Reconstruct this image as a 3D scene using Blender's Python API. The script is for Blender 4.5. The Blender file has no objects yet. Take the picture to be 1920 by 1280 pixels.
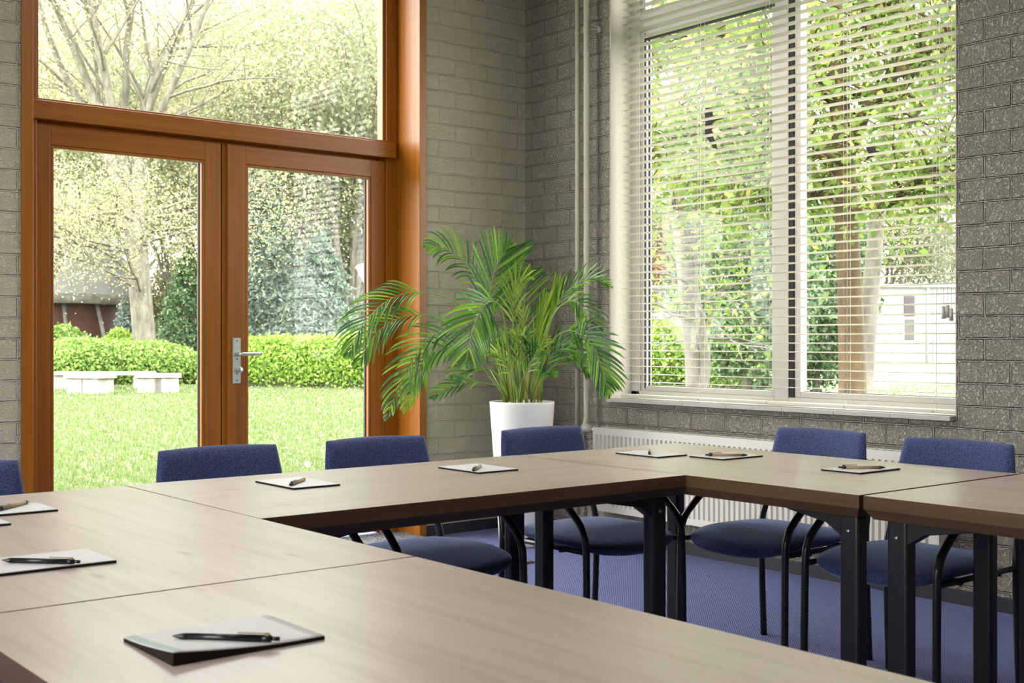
import bpy, math, random
import numpy as np
from mathutils import Vector, Matrix

C = bpy.context.scene.collection
SC = bpy.context.scene
PI = math.pi

# ------------------------------------------------------------------ camera
EYE = 1.1325
YAW = math.atan2(3755.67 - 960, 2271.6)          # between view axis and +X
FX, FY = math.cos(YAW), math.sin(YAW)
cam = bpy.data.cameras.new('camera')
cam.sensor_width = 36.0
cam.lens = 2271.6 / 1920 * 36.0
cam.shift_y = -1.85 / 1920
cam.clip_end = 400
cam.dof.use_dof = True
cam.dof.focus_distance = 4.6
cam.dof.aperture_fstop = 13
cam_o = bpy.data.objects.new('camera', cam)
cam_o.location = (0, 0, EYE)
cam_o.rotation_euler = Vector((FX, FY, 0)).to_track_quat('-Z', 'Y').to_euler()
C.objects.link(cam_o)
SC.camera = cam_o

# ------------------------------------------------------------------ world, sun, exposure
SC.view_settings.view_transform = 'Standard'
SC.view_settings.look = 'None'
SC.view_settings.gamma = 1
SC.view_settings.use_curve_mapping = False
SC.view_settings.exposure = 1.82
SKY = 3.6
world = bpy.data.worlds.new('sky')
SC.world = world
world.use_nodes = True
wn = world.node_tree
wn.nodes['Background'].inputs[0].default_value = (1.0, 0.99, 0.97, 1)
wn.nodes['Background'].inputs[1].default_value = SKY
sun = bpy.data.lights.new('sun', 'SUN')
sun.energy = 1.0
sun.angle = math.radians(12)
sun.color = (1.0, 0.95, 0.85)
sun_o = bpy.data.objects.new('sun', sun)
sun_o.rotation_euler = Vector((0.62, 0.45, -0.78)).to_track_quat('-Z', 'Y').to_euler()
C.objects.link(sun_o)


def portal(name, loc, direction, w, h):
    l = bpy.data.lights.new(name, 'AREA')
    l.shape = 'RECTANGLE'
    l.size, l.size_y = w, h
    l.cycles.is_portal = True
    o = bpy.data.objects.new(name, l)
    o.location = loc
    o.rotation_euler = Vector(direction).to_track_quat('-Z', 'Z').to_euler()
    C.objects.link(o)


XW, YW, ZC = 4.78, 5.752, 3.60            # window wall, door wall, ceiling
XB, YB = -3.4, -3.6                       # walls behind the camera
portal('sky_portal_door', (2.95, 6.02, 1.75), (0, -1, 0), 2.1, 3.45)
portal('sky_portal_window', (5.06, 3.92, 2.05), (-1, 0, 0), 2.2, 2.5)
portal('sky_portal_west', (XB - .1, 1.95, 1.95), (1, 0, 0), 3.5, 2.3)


# ------------------------------------------------------------------ helpers
def mesh_obj(name, verts, faces, mat=None, parent=None, smooth=False, mi=None):
    me = bpy.data.meshes.new(name)
    me.from_pydata([tuple(map(float, v)) for v in verts], [], [tuple(map(int, f)) for f in faces])
    me.update()
    if mat:
        for m_ in (mat if isinstance(mat, (list, tuple)) else [mat]):
            me.materials.append(m_)
    if mi is not None:
        me.polygons.foreach_set('material_index', mi)
    if smooth:
        me.polygons.foreach_set('use_smooth', [True] * len(me.polygons))
    o = bpy.data.objects.new(name, me)
    C.objects.link(o)
    if parent:
        o.parent = parent
    return o


def quads_obj(name, V, mat, parent=None, per=4, mi=None, smooth=False):
    """V: (n*per,3) vertices, every `per` of them one face (fast path)."""
    V = np.asarray(V, dtype=np.float32)
    n = len(V) // per
    me = bpy.data.meshes.new(name)
    me.vertices.add(len(V))
    me.vertices.foreach_set('co', V.ravel())
    me.loops.add(n * per)
    me.loops.foreach_set('vertex_index', np.arange(n * per, dtype=np.int32))
    me.polygons.add(n)
    me.polygons.foreach_set('loop_start', np.arange(0, n * per, per, dtype=np.int32))
    me.polygons.foreach_set('loop_total', np.full(n, per, dtype=np.int32))
    for m_ in (mat if isinstance(mat, (list, tuple)) else [mat]):
        me.materials.append(m_)
    if mi is not None:
        me.polygons.foreach_set('material_index', np.asarray(mi, dtype=np.int32))
    me.update(calc_edges=True)
    o = bpy.data.objects.new(name, me)
    C.objects.link(o)
    if parent:
        o.parent = parent
    return o


class MB:
    def __init__(self):
        self.v, self.f, self.s = [], [], []

    def add(self, verts, faces, smooth=False):
        b = len(self.v)
        self.v += [tuple(map(float, p)) for p in verts]
        self.f += [tuple(b + i for i in f) for f in faces]
        self.s += [smooth] * len(faces)
        return self

    def box(self, x0, x1, y0, y1, z0, z1):
        v = [(x, y, z) for z in (z0, z1) for y in (y0, y1) for x in (x0, x1)]
        return self.add(v, [(0, 2, 3, 1), (4, 5, 7, 6), (0, 1, 5, 4), (2, 6, 7, 3), (0, 4, 6, 2), (1, 3, 7, 5)])

    def tube(self, pts, r, n=12, caps=True, flat=1.0):
        pts = [Vector(p) for p in pts]
        m = len(pts)
        rr = r if isinstance(r, (list, tuple, np.ndarray)) else [r] * m
        v, f = [], []
        up = Vector((0, 0, 1))
        ref = None
        for i, p in enumerate(pts):
            t = (pts[min(i + 1, m - 1)] - pts[max(i - 1, 0)]).normalized()
            if ref is None:
                ref = t.cross(up if abs(t.z) < .9 else Vector((1, 0, 0))).normalized()
            ref = (ref - t * ref.dot(t)).normalized()
            b = t.cross(ref)
            for k in range(n):
                a = 2 * PI * k / n
                v.append(p + (ref * math.cos(a) + b * math.sin(a) * flat) * rr[i])
        for i in range(m - 1):
            for k in range(n):
                f.append((i * n + k, i * n + (k + 1) % n, (i + 1) * n + (k + 1) % n, (i + 1) * n + k))
        if caps:
            f.append(tuple(range(n - 1, -1, -1)))
            f.append(tuple(range((m - 1) * n, m * n)))
        return self.add(v, f, True)

    def lathe(self, prof, cx=0, cy=0, n=48, z0=0, close=False):
        v, f = [], []
        m = len(prof)
        for (r, z) in prof:
            for k in range(n):
                a = 2 * PI * k / n
                v.append((cx + r * math.cos(a), cy + r * math.sin(a), z0 + z))
        for i in range(m - 1):
            for k in range(n):
                f.append((i * n + k, i * n + (k + 1) % n, (i + 1) * n + (k + 1) % n, (i + 1) * n + k))
        return self.add(v, f, True)

    def prism(self, poly, axis, a, b):
        """poly: 2D points; extruded along axis ('x','y','z') from a to b."""
        n = len(poly)

        def P(p, t):
            return {'x': (t, p[0], p[1]), 'y': (p[0], t, p[1]), 'z': (p[0], p[1], t)}[axis]
        v = [P(p, a) for p in poly] + [P(p, b) for p in poly]
        f = [tuple(range(n - 1, -1, -1)), tuple(range(n, 2 * n))]
        f += [(i, (i + 1) % n, n + (i + 1) % n, n + i) for i in range(n)]
        return self.add(v, f)

    def build(self, name, mat, parent=None, bevel=0, seg=2, autosmooth=True):
        me = bpy.data.meshes.new(name)
        me.from_pydata(self.v, [], self.f)
        for m_ in (mat if isinstance(mat, (list, tuple)) else [mat]):
            me.materials.append(m_)
        me.polygons.foreach_set('use_smooth', self.s)
        me.update()
        import bmesh
        bm = bmesh.new()
        bm.from_mesh(me)
        bmesh.ops.recalc_face_normals(bm, faces=bm.faces)
        bm.to_mesh(me)
        bm.free()
        o = bpy.data.objects.new(name, me)
        C.objects.link(o)
        if parent:
            o.parent = parent
        if bevel:
            bv = o.modifiers.new('bevel', 'BEVEL')
            bv.width = bevel
            bv.segments = seg
            bv.limit_method = 'ANGLE'
            bv.angle_limit = math.radians(40)
        return o


def thing(name, label, cat, loc=(0, 0, 0), rz=0, group=None):
    o = bpy.data.objects.new(name, None)
    o.empty_display_size = .1
    C.objects.link(o)
    o.location = loc
    o.rotation_euler = (0, 0, rz)
    return tag(o, label, cat, group)


def tag(o, label, cat, group=None, kind=None):
    o['label'] = label
    o['category'] = cat
    if group:
        o['group'] = group
    if kind:
        o['kind'] = kind
    return o


def struct(o):
    o['kind'] = 'structure'
    return o


def dup(root, loc=None, rz=None, label=None, group=None):
    r = root.copy()
    C.objects.link(r)
    if loc is not None:
        r.location = loc
    if rz is not None:
        r.rotation_euler = (0, 0, rz)
    if label:
        r['label'] = label
    if group:
        r['group'] = group
    for ch in list(root.children):
        c = ch.copy()
        C.objects.link(c)
        c.parent = r
        for g in list(ch.children):
            d = g.copy()
            C.objects.link(d)
            d.parent = c
    return r


def catmull(pts, n):
    P = [Vector(p) for p in pts]
    P = [P[0] * 2 - P[1]] + P + [P[-1] * 2 - P[-2]]
    out = []
    m = len(P) - 3
    for i in range(n):
        t = i / (n - 1) * m
        k = min(int(t), m - 1)
        t -= k
        a, b, c, d = P[k:k + 4]
        out.append(0.5 * ((2 * b) + (c - a) * t + (2 * a - 5 * b + 4 * c - d) * t * t + (3 * b - a - 3 * c + d) * t ** 3))
    return out


# ------------------------------------------------------------------ materials
class NT:
    def __init__(self, name):
        self.m = bpy.data.materials.new(name)
        self.m.use_nodes = True
        self.t = self.m.node_tree
        self.b = self.t.nodes['Principled BSDF']
        self.out = self.t.nodes['Material Output']

    def n(self, kind, **kw):
        x = self.t.nodes.new('ShaderNode' + kind)
        for k, v in kw.items():
            if k.startswith('i_'):
                key = k[2:].replace('_', ' ')
                x.inputs[int(key) if key.isdigit() else key].default_value = v
            else:
                setattr(x, k, v)
        return x

    def l(self, a, b):
        self.t.links.new(a, b)

    def ramp(self, fac, stops):
        r = self.n('ValToRGB')
        e = r.color_ramp.elements
        while len(e) < len(stops):
            e.new(0.5)
        for i, (p, c) in enumerate(stops):
            e[i].position = p
            e[i].color = (*c, 1)
        self.l(fac, r.inputs[0])
        return r.outputs[0]

    def bump(self, h, strength, dist):
        b = self.n('Bump')
        b.inputs['Strength'].default_value = strength
        b.inputs['Distance'].default_value = dist
        self.l(h, b.inputs['Height'])
        self.l(b.outputs[0], self.b.inputs['Normal'])
        return b


def simple(name, col, rough=.5, metal=0, spec=.5, noise=0, nscale=20, bump=0):
    t = NT(name)
    t.b.inputs['Roughness'].default_value = rough
    t.b.inputs['Metallic'].default_value = metal
    t.b.inputs['Specular IOR Level'].default_value = spec
    co = t.n('TexCoord')
    nz = t.n('TexNoise', i_Scale=nscale, i_Detail=4.0)
    t.l(co.outputs['Object'], nz.inputs['Vector'])
    k = noise
    lo = tuple(c * (1 - k) for c in col)
    hi = tuple(min(1, c * (1 + k)) for c in col)
    t.l(t.ramp(nz.outputs[0], [(.3, lo), (.7, hi)]), t.b.inputs['Base Color'])
    if bump:
        t.bump(nz.outputs[0], .5, bump)
    return t.m


def brick_mat(name, c1, c2, cm, row=.0965, length=.238, zoff=.852, rough_amt=1.6):
    t = NT(name)
    g = t.n('NewGeometry')
    s = t.n('SeparateXYZ')
    t.l(g.outputs['Position'], s.inputs[0])
    ad = t.n('Math', operation='ADD')
    t.l(s.outputs[0], ad.inputs[0])
    t.l(s.outputs[1], ad.inputs[1])
    co = t.n('CombineXYZ')
    az = t.n('Math', operation='ADD')
    az.inputs[1].default_value = -zoff + row * 20
    t.l(s.outputs[2], az.inputs[0])
    t.l(ad.outputs[0], co.inputs[0])
    t.l(az.outputs[0], co.inputs[1])
    # slightly wobbly courses
    wn_ = t.n('TexNoise', i_Scale=2.2, i_Detail=2.0)
    t.l(g.outputs['Position'], wn_.inputs['Vector'])
    wm = t.n('MixRGB', blend_type='LINEAR_LIGHT')
    wm.inputs[0].default_value = .006
    t.l(co.outputs[0], wm.inputs[1])
    t.l(wn_.outputs['Color'], wm.inputs[2])
    br = t.n('TexBrick')
    br.offset = .5
    br.inputs['Scale'].default_value = 1
    br.inputs['Mortar Size'].default_value = .0065
    br.inputs['Mortar Smooth'].default_value = .9
    br.inputs['Brick Width'].default_value = length
    br.inputs['Row Height'].default_value = row
    br.inputs['Color1'].default_value = (*c1, 1)
    br.inputs['Color2'].default_value = (*c2, 1)
    br.inputs['Mortar'].default_value = (*cm, 1)
    t.l(wm.outputs[0], br.inputs['Vector'])
    t.l(br.outputs['Color'], t.b.inputs['Base Color'])
    t.b.inputs['Roughness'].default_value = .92
    t.b.inputs['Specular IOR Level'].default_value = .15
    # split-face roughness: pits and grains
    n1 = t.n('TexNoise', i_Scale=92.0, i_Detail=5.0, i_Roughness=.6)
    t.l(g.outputs['Position'], n1.inputs['Vector'])
    vo = t.n('TexVoronoi', i_Scale=150.0)
    t.l(g.outputs['Position'], vo.inputs['Vector'])
    pit = t.n('MapRange')
    pit.inputs[1].default_value = .38
    pit.inputs[2].default_value = .56
    t.l(n1.outputs[0], pit.inputs[0])
    m1 = t.n('Math', operation='MULTIPLY_ADD')
    m1.inputs[1].default_value = .35
    t.l(vo.outputs['Distance'], m1.inputs[0])
    t.l(pit.outputs[0], m1.inputs[2])
    inv = t.n('Math', operation='SUBTRACT')
    inv.inputs[0].default_value = 1
    t.l(br.outputs['Fac'], inv.inputs[1])
    m2 = t.n('Math', operation='MULTIPLY')
    t.l(m1.outputs[0], m2.inputs[0])
    t.l(inv.outputs[0], m2.inputs[1])
    b1 = t.n('Bump')
    b1.inputs['Strength'].default_value = 1.0
    b1.inputs['Distance'].default_value = .0042 * rough_amt
    t.l(m2.outputs[0], b1.inputs['Height'])
    b2 = t.n('Bump')
    b2.inputs['Strength'].default_value = 1
    b2.inputs['Distance'].default_value = .0030 if rough_amt > 2 else .0026
    t.l(inv.outputs[0], b2.inputs['Height'])
    t.l(b1.outputs[0], b2.inputs['Normal'])
    t.l(b2.outputs[0], t.b.inputs['Normal'])
    return t.m


def wood_mat(name, c1, c2, axis='z', rough=.36, scale=1.0, spec=.4):
    t = NT(name)
    co = t.n('TexCoord')
    mp = t.n('Mapping')
    sc = {'x': (1.2, 40, 40), 'y': (40, 1.2, 40), 'z': (40, 40, 1.2)}[axis]
    mp.inputs['Scale'].default_value = tuple(k * scale for k in sc)
    t.l(co.outputs['Object'], mp.inputs[0])
    nz = t.n('TexNoise', i_Scale=1.0, i_Detail=6.0, i_Roughness=.6, i_Distortion=.3)
    t.l(mp.outputs[0], nz.inputs['Vector'])
    t.l(t.ramp(nz.outputs[0], [(.3, c1), (.7, c2)]), t.b.inputs['Base Color'])
    t.b.inputs['Roughness'].default_value = rough
    t.b.inputs['Specular IOR Level'].default_value = spec
    t.bump(nz.outputs[0], .25, .0008)
    return t.m


def table_mat():
    t = NT('oak_laminate')
    co = t.n('TexCoord')
    mp = t.n('Mapping')
    mp.inputs['Scale'].default_value = (2.2, 55, 55)
    t.l(co.outputs['Object'], mp.inputs[0])
    nz = t.n('TexNoise', i_Scale=1.0, i_Detail=8.0, i_Roughness=.65, i_Distortion=.4)
    t.l(mp.outputs[0], nz.inputs['Vector'])
    mp2 = t.n('Mapping')
    mp2.inputs['Scale'].default_value = (.9, 7, 7)
    t.l(co.outputs['Object'], mp2.inputs[0])
    n2 = t.n('TexNoise', i_Scale=1.0, i_Detail=3.0, i_Distortion=1.2)
    t.l(mp2.outputs[0], n2.inputs['Vector'])
    ca = t.ramp(nz.outputs[0], [(.25, (.39, .315, .268)), (.5, (.475, .39, .338)), (.8, (.53, .44, .385))])
    cb = t.ramp(n2.outputs[0], [(.32, (.80, .74, .68)), (.55, (1, 1, 1))])
    mx = t.n('MixRGB', blend_type='MULTIPLY')
    mx.inputs[0].default_value = .5
    t.l(ca, mx.inputs[1])
    t.l(cb, mx.inputs[2])
    # sparse small knots
    mp3 = t.n('Mapping')
    mp3.inputs['Scale'].default_value = (5, 16, 16)
    t.l(co.outputs['Object'], mp3.inputs[0])
    vo = t.n('TexVoronoi', i_Scale=.55)
    t.l(mp3.outputs[0], vo.inputs['Vector'])
    kn = t.ramp(vo.outputs['Distance'], [(.02, (.5, .42, .36)), (.11, (1, 1, 1))])
    m3 = t.n('MixRGB', blend_type='MULTIPLY')
    m3.inputs[0].default_value = .75
    t.l(mx.outputs[0], m3.inputs[1])
    t.l(kn, m3.inputs[2])
    t.l(m3.outputs[0], t.b.inputs['Base Color'])
    t.b.inputs['Roughness'].default_value = .31
    t.b.inputs['Specular IOR Level'].default_value = .55
    t.bump(nz.outputs[0], .3, .0004)
    return t.m


def carpet_mat():
    t = NT('blue_carpet')
    g = t.n('NewGeometry')
    mp = t.n('Mapping')
    mp.inputs['Rotation'].default_value = (0, 0, 0)
    mp.inputs['Scale'].default_value = (520, 520, 1)
    t.l(g.outputs['Position'], mp.inputs[0])
    s = t.n('SeparateXYZ')
    t.l(mp.outputs[0], s.inputs[0])
    sx = t.n('Math', operation='SINE')
    sy = t.n('Math', operation='SINE')
    t.l(s.outputs[0], sx.inputs[0])
    t.l(s.outputs[1], sy.inputs[0])
    mu = t.n('Math', operation='MULTIPLY')
    t.l(sx.outputs[0], mu.inputs[0])
    t.l(sy.outputs[0], mu.inputs[1])
    nz = t.n('TexNoise', i_Scale=260.0, i_Detail=2.0)
    t.l(g.outputs['Position'], nz.inputs['Vector'])
    ad = t.n('Math', operation='MULTIPLY_ADD')
    ad.inputs[1].default_value = .5
    t.l(mu.outputs[0], ad.inputs[0])
    t.l(nz.outputs[0], ad.inputs[2])
    t.l(t.ramp(ad.outputs[0], [(.15, (.010, .015, .07)), (.5, (.050, .064, .235)), (.9, (.23, .26, .56))]), t.b.inputs['Base Color'])
    t.b.inputs['Roughness'].default_value = .95
    t.b.inputs['Sheen Weight'].default_value = .08
    t.bump(ad.outputs[0], .7, .002)
    return t.m


def fabric_mat():
    t = NT('blue_wool')
    co = t.n('TexCoord')
    nz = t.n('TexNoise', i_Scale=300.0, i_Detail=3.0)
    t.l(co.outputs['Object'], nz.inputs['Vector'])
    t.l(t.ramp(nz.outputs[0], [(.36, (.012, .020, .070)), (.64, (.070, .092, .23))]), t.b.inputs['Base Color'])
    t.b.inputs['Roughness'].default_value = .95
    t.b.inputs['Sheen Weight'].default_value = .45
    t.b.inputs['Sheen Roughness'].default_value = .4
    t.b.inputs['Sheen Tint'].default_value = (.55, .65, 1, 1)
    t.bump(nz.outputs[0], .6, .0015)
    return t.m


def glass_mat():
    t = NT('window_glass')
    tr = t.n('BsdfTransparent')
    tr.inputs[0].default_value = (.97, .985, .975, 1)
    gl = t.n('BsdfGlossy')
    gl.inputs['Roughness'].default_value = .02
    g = t.n('NewGeometry')
    dt = t.n('VectorMath', operation='DOT_PRODUCT')
    t.l(g.outputs['Incoming'], dt.inputs[0])
    t.l(g.outputs['Normal'], dt.inputs[1])
    ab = t.n('Math', operation='ABSOLUTE')
    t.l(dt.outputs['Value'], ab.inputs[0])
    om = t.n('Math', operation='SUBTRACT')
    om.inputs[0].default_value = 1
    t.l(ab.outputs[0], om.inputs[1])
    pw = t.n('Math', operation='POWER')
    pw.inputs[1].default_value = 5
    t.l(om.outputs[0], pw.inputs[0])
    fr = t.n('Math', operation='MULTIPLY_ADD')
    fr.inputs[1].default_value = .55
    fr.inputs[2].default_value = .016
    t.l(pw.outputs[0], fr.inputs[0])
    mx = t.n('MixShader')
    t.l(fr.outputs[0], mx.inputs[0])
    t.l(tr.outputs[0], mx.inputs[1])
    t.l(gl.outputs[0], mx.inputs[2])
    t.l(mx.outputs[0], t.out.inputs[0])
    return t.m


def leaf_mat(name, cols, trans=.45, rough=.5, scale=3.0, spec=.3):
    """cols: list of (pos, rgb) picked per leaf by island"""
    t = NT(name)
    g = t.n('NewGeometry')
    c = t.ramp(g.outputs['Random Per Island'], cols)
    t.l(c, t.b.inputs['Base Color'])
    t.b.inputs['Roughness'].default_value = rough
    t.b.inputs['Specular IOR Level'].default_value = spec
    tl = t.n('BsdfTranslucent')
    t.l(c, tl.inputs[0])
    mx = t.n('MixShader')
    mx.inputs[0].default_value = trans
    t.l(t.b.outputs[0], mx.inputs[1])
    t.l(tl.outputs[0], mx.inputs[2])
    t.l(mx.outputs[0], t.out.inputs[0])
    return t.m


def slat_mat():
    t = NT('cream_slat')
    t.b.inputs['Base Color'].default_value = (.66, .62, .555, 1)
    t.b.inputs['Roughness'].default_value = .35
    tl = t.n('BsdfTranslucent')
    tl.inputs[0].default_value = (.85, .83, .76, 1)
    mx = t.n('MixShader')
    mx.inputs[0].default_value = .20
    t.l(t.b.outputs[0], mx.inputs[1])
    t.l(tl.outputs[0], mx.inputs[2])
    t.l(mx.outputs[0], t.out.inputs[0])
    return t.m


def grass_mat():
    t = NT('lawn_ground')
    g = t.n('NewGeometry')
    n1 = t.n('TexNoise', i_Scale=.35, i_Detail=5.0)
    n2 = t.n('TexNoise', i_Scale=14.0, i_Detail=4.0)
    t.l(g.outputs['Position'], n1.inputs['Vector'])
    t.l(g.outputs['Position'], n2.inputs['Vector'])
    a = t.n('Math', operation='MULTIPLY_ADD')
    a.inputs[1].default_value = .5
    t.l(n2.outputs[0], a.inputs[0])
    h = t.n('Math', operation='MULTIPLY')
    h.inputs[1].default_value = .5
    t.l(n1.outputs[0], h.inputs[0])
    t.l(h.outputs[0], a.inputs[2])
    t.l(t.ramp(a.outputs[0], [(.36, (.055, .095, .028)), (.5, (.088, .125, .045)), (.64, (.125, .14, .075))]), t.b.inputs['Base Color'])
    t.b.inputs['Roughness'].default_value = .9
    t.bump(n2.outputs[0], 1, .05)
    return t.m


def bark_mat(name, c1, c2, sc=6.0):
    t = NT(name)
    g = t.n('NewGeometry')
    mp = t.n('Mapping')
    mp.inputs['Scale'].default_value = (sc, sc, sc * .35)
    t.l(g.outputs['Position'], mp.inputs[0])
    n1 = t.n('TexNoise', i_Scale=1.0, i_Detail=6.0, i_Roughness=.65)
    t.l(mp.outputs[0], n1.inputs['Vector'])
    t.l(t.ramp(n1.outputs[0], [(.35, c1), (.65, c2)]), t.b.inputs['Base Color'])
    t.b.inputs['Roughness'].default_value = .9
    t.bump(n1.outputs[0], .7, .03)
    return t.m


def mat_mat():
    t = NT('door_mat_pile')
    g = t.n('NewGeometry')
    n1 = t.n('TexNoise', i_Scale=130.0, i_Detail=2.0)
    t.l(g.outputs['Position'], n1.inputs['Vector'])
    t.l(t.ramp(n1.outputs[0], [(.38, (.03, .032, .04)), (.62, (.30, .31, .34))]), t.b.inputs['Base Color'])
    t.b.inputs['Roughness'].default_value = 1
    t.bump(n1.outputs[0], 1, .006)
    return t.m


M = dict(
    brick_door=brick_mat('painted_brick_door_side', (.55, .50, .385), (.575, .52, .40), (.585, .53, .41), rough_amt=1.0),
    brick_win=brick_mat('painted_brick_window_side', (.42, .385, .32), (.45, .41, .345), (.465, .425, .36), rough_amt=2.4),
    reveal=simple('painted_rough_reveal', (.50, .46, .39), .9, noise=.06, nscale=60, bump=.006),
    wood_v=wood_mat('varnished_wood_upright', (.25, .076, .004), (.36, .122, .009), 'z'),
    wood_h=wood_mat('varnished_wood_rail', (.25, .076, .004), (.36, .122, .009), 'x'),
    wood_edge=wood_mat('varnished_wood_edge', (.28, .10, .03), (.42, .17, .05), 'z', rough=.45),
    rubber=simple('black_gasket', (.012, .012, .014), .6),
    glass=glass_mat(),
    white=simple('white_lacquer', (.56, .53, .505), .35, noise=.02, nscale=3),
    sill=simple('cream_sill_tile', (.46, .43, .39), .45, noise=.04, nscale=8),
    slat=slat_mat(),
    cord=simple('white_cord', (.8, .78, .72), .7),
    plastic=simple('clear_grey_plastic', (.45, .43, .37), .3),
    carpet=carpet_mat(),
    doormat=mat_mat(),
    baseboard=simple('dark_baseboard', (.02, .022, .028), .5),
    ceiling=simple('white_plaster', (.78, .76, .72), .9, noise=.02, nscale=5),
    oak=table_mat(),
    oak_edge=wood_mat('oak_edge_band', (.065, .034, .014), (.115, .062, .028), 'x', rough=.42),  # edge brown darkened to carry the shade on the table sides
    black=simple('black_steel', (.011, .011, .013), .42, noise=.1, nscale=30),
    blacktube=simple('black_painted_tube', (.009, .010, .014), .35),
    screw=simple('screw_steel', (.45, .45, .45), .3, metal=1),
    steel=simple('brushed_steel', (.62, .63, .62), .32, metal=1, noise=.05, nscale=60),
    steelplate=simple('satin_plate', (.50, .54, .50), .45, metal=.6, noise=.03),
    fabric=fabric_mat(),
    paper=simple('paper', (.64, .62, .63), .55, noise=.01, nscale=10),
    padback=simple('dark_cardboard', (.022, .014, .012), .9, spec=.15),  # near-black for the cardboard plus the shadow under the curl
    glue=simple('green_glue_strip', (.40, .49, .46), .6),
    kraft=simple('kraft_barrel', (.34, .245, .135), .6, noise=.08, nscale=200),
    blackplastic=simple('black_plastic', (.008, .009, .011), .3),
    planter=simple('white_planter', (.82, .80, .78), .45, noise=.02, nscale=4),
    soil=simple('potting_soil', (.06, .04, .025), 1, noise=.4, nscale=60, bump=.02),
    pipe=simple('painted_pipe', (.50, .47, .37), .5, noise=.04, nscale=6),
    radiator=simple('radiator_enamel', (.70, .66, .60), .4, noise=.02, nscale=4),
    vinyl=simple('black_vinyl', (.025, .022, .022), .8),
    lawn=grass_mat(),
)

# ------------------------------------------------------------------ room shell
MB().box(XB - .3, XW + .35, YB - .3, YW + .35, -.12, 0).build('floor', M['carpet'])
struct(bpy.data.objects['floor'])
struct(MB().box(XB - .3, XW + .35, YB - .3, YW + .35, ZC, ZC + .2).build('ceiling', M['ceiling']))

DX0, DX1 = 1.761, 4.030                     # outer edges of the timber surround
w = MB()
w.box(XB - .3, DX0, YW, YW + .34, 0, ZC)
w.box(DX1, XW + .35, YW, YW + .34, 0, ZC)
w.box(DX0, DX1, YW, YW + .34, 3.52, ZC)
struct(w.build('wall_door_side', M['brick_door']))

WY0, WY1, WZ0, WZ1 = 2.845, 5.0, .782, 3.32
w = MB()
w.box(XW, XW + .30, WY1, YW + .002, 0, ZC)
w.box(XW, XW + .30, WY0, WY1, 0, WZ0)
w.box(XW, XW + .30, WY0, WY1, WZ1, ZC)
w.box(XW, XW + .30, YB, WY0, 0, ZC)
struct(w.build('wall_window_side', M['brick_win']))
# plastered reveals of the window
w = MB()
w.box(XW - .001, XW + .16, WY1 - .012, WY1, WZ0, WZ1)
w.box(XW - .001, XW + .16, WY0, WY0 + .004, WZ0 + .03, WZ1)
w.box(XW - .001, XW + .16, WY0, WY1, WZ1 - .012, WZ1)
struct(w.build('trim_1', M['reveal']))


def wall_with_openings(name, axis, pos, lo, hi, z0, z1, a0, a1, thick):
    w = MB()

    def bx(u0, u1, za, zb):
        if axis == 'y':
            w.box(u0, u1, min(pos, pos + thick), max(pos, pos + thick), za, zb)
        else:
            w.box(min(pos, pos + thick), max(pos, pos + thick), u0, u1, za, zb)
    bx(lo, a0, 0, ZC)
    bx(a1, hi, 0, ZC)
    bx(a0, a1, 0, z0)
    bx(a0, a1, z1, ZC)
    return struct(w.build(name, M['brick_door']))


struct(MB().box(XB - .3, XW + .3, YB - .3, YB, 0, ZC).build('wall_back', M['brick_door']))
wall_with_openings('wall_left', 'x', XB, YB, YW, .8, 3.1, .2, 3.7, -.3)


def plain_window(name, axis, pos, a0, a1, z0, z1, n):
    """unseen white window with n lights, added behind the camera for fill"""
    root = bpy.data.objects.new(name, None)
    C.objects.link(root)
    struct(root)
    f, g = MB(), MB()

    def bx(m, u0, u1, za, zb, t):
        if axis == 'y':
            m.box(u0, u1, pos - t, pos + t, za, zb)
        else:
            m.box(pos - t, pos + t, u0, u1, za, zb)
    bx(f, a0, a1, z0, z0 + .08, .035)
    bx(f, a0, a1, z1 - .08, z1, .035)
    for k in range(n + 1):
        u = a0 + (a1 - a0 - .08) * k / n
        bx(f, u, u + .08, z0, z1, .034)
    bx(g, a0 + .04, a1 - .04, z0 + .04, z1 - .04, .004)
    f.build('window_frame', M['white'], root)
    g.build('pane', M['glass'], root)


plain_window('window_3', 'x', XB - .12, .2, 3.7, .8, 3.1, 3)  # unseen window, added to bring fill light in from behind

# baseboards
struct(MB().box(XW - .014, XW, YB, YW, 0, .062).build('baseboard_window_side', M['baseboard'], bevel=.002))
struct(MB().box(DX1, XW - .014, YW - .014, YW, 0, .062).build('baseboard_door_side', M['baseboard'], bevel=.002))

for i_, (lx, ly) in enumerate(((.4, 1.2), (2.8, 1.2), (.4, 3.6), (2.8, 3.6))):  # unseen ceiling panels, added to lift the interior light
    cl = thing('ceiling_light', 'square recessed ceiling light panel above the tables', 'ceiling light', (lx, ly, ZC), 0, 'recessed ceiling lights')
    MB().box(-.31, .31, -.31, .31, -.02, -.001).build('housing', M['white'], cl, bevel=.004)
    la = bpy.data.lights.new('ceiling_lamp', 'AREA')
    la.size = .56
    la.energy = 5
    la.color = (1, .96, .90)
    lo = bpy.data.objects.new('ceiling_lamp', la)
    lo.parent = cl
    lo.location = (0, 0, -.025)
    C.objects.link(lo)

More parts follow.
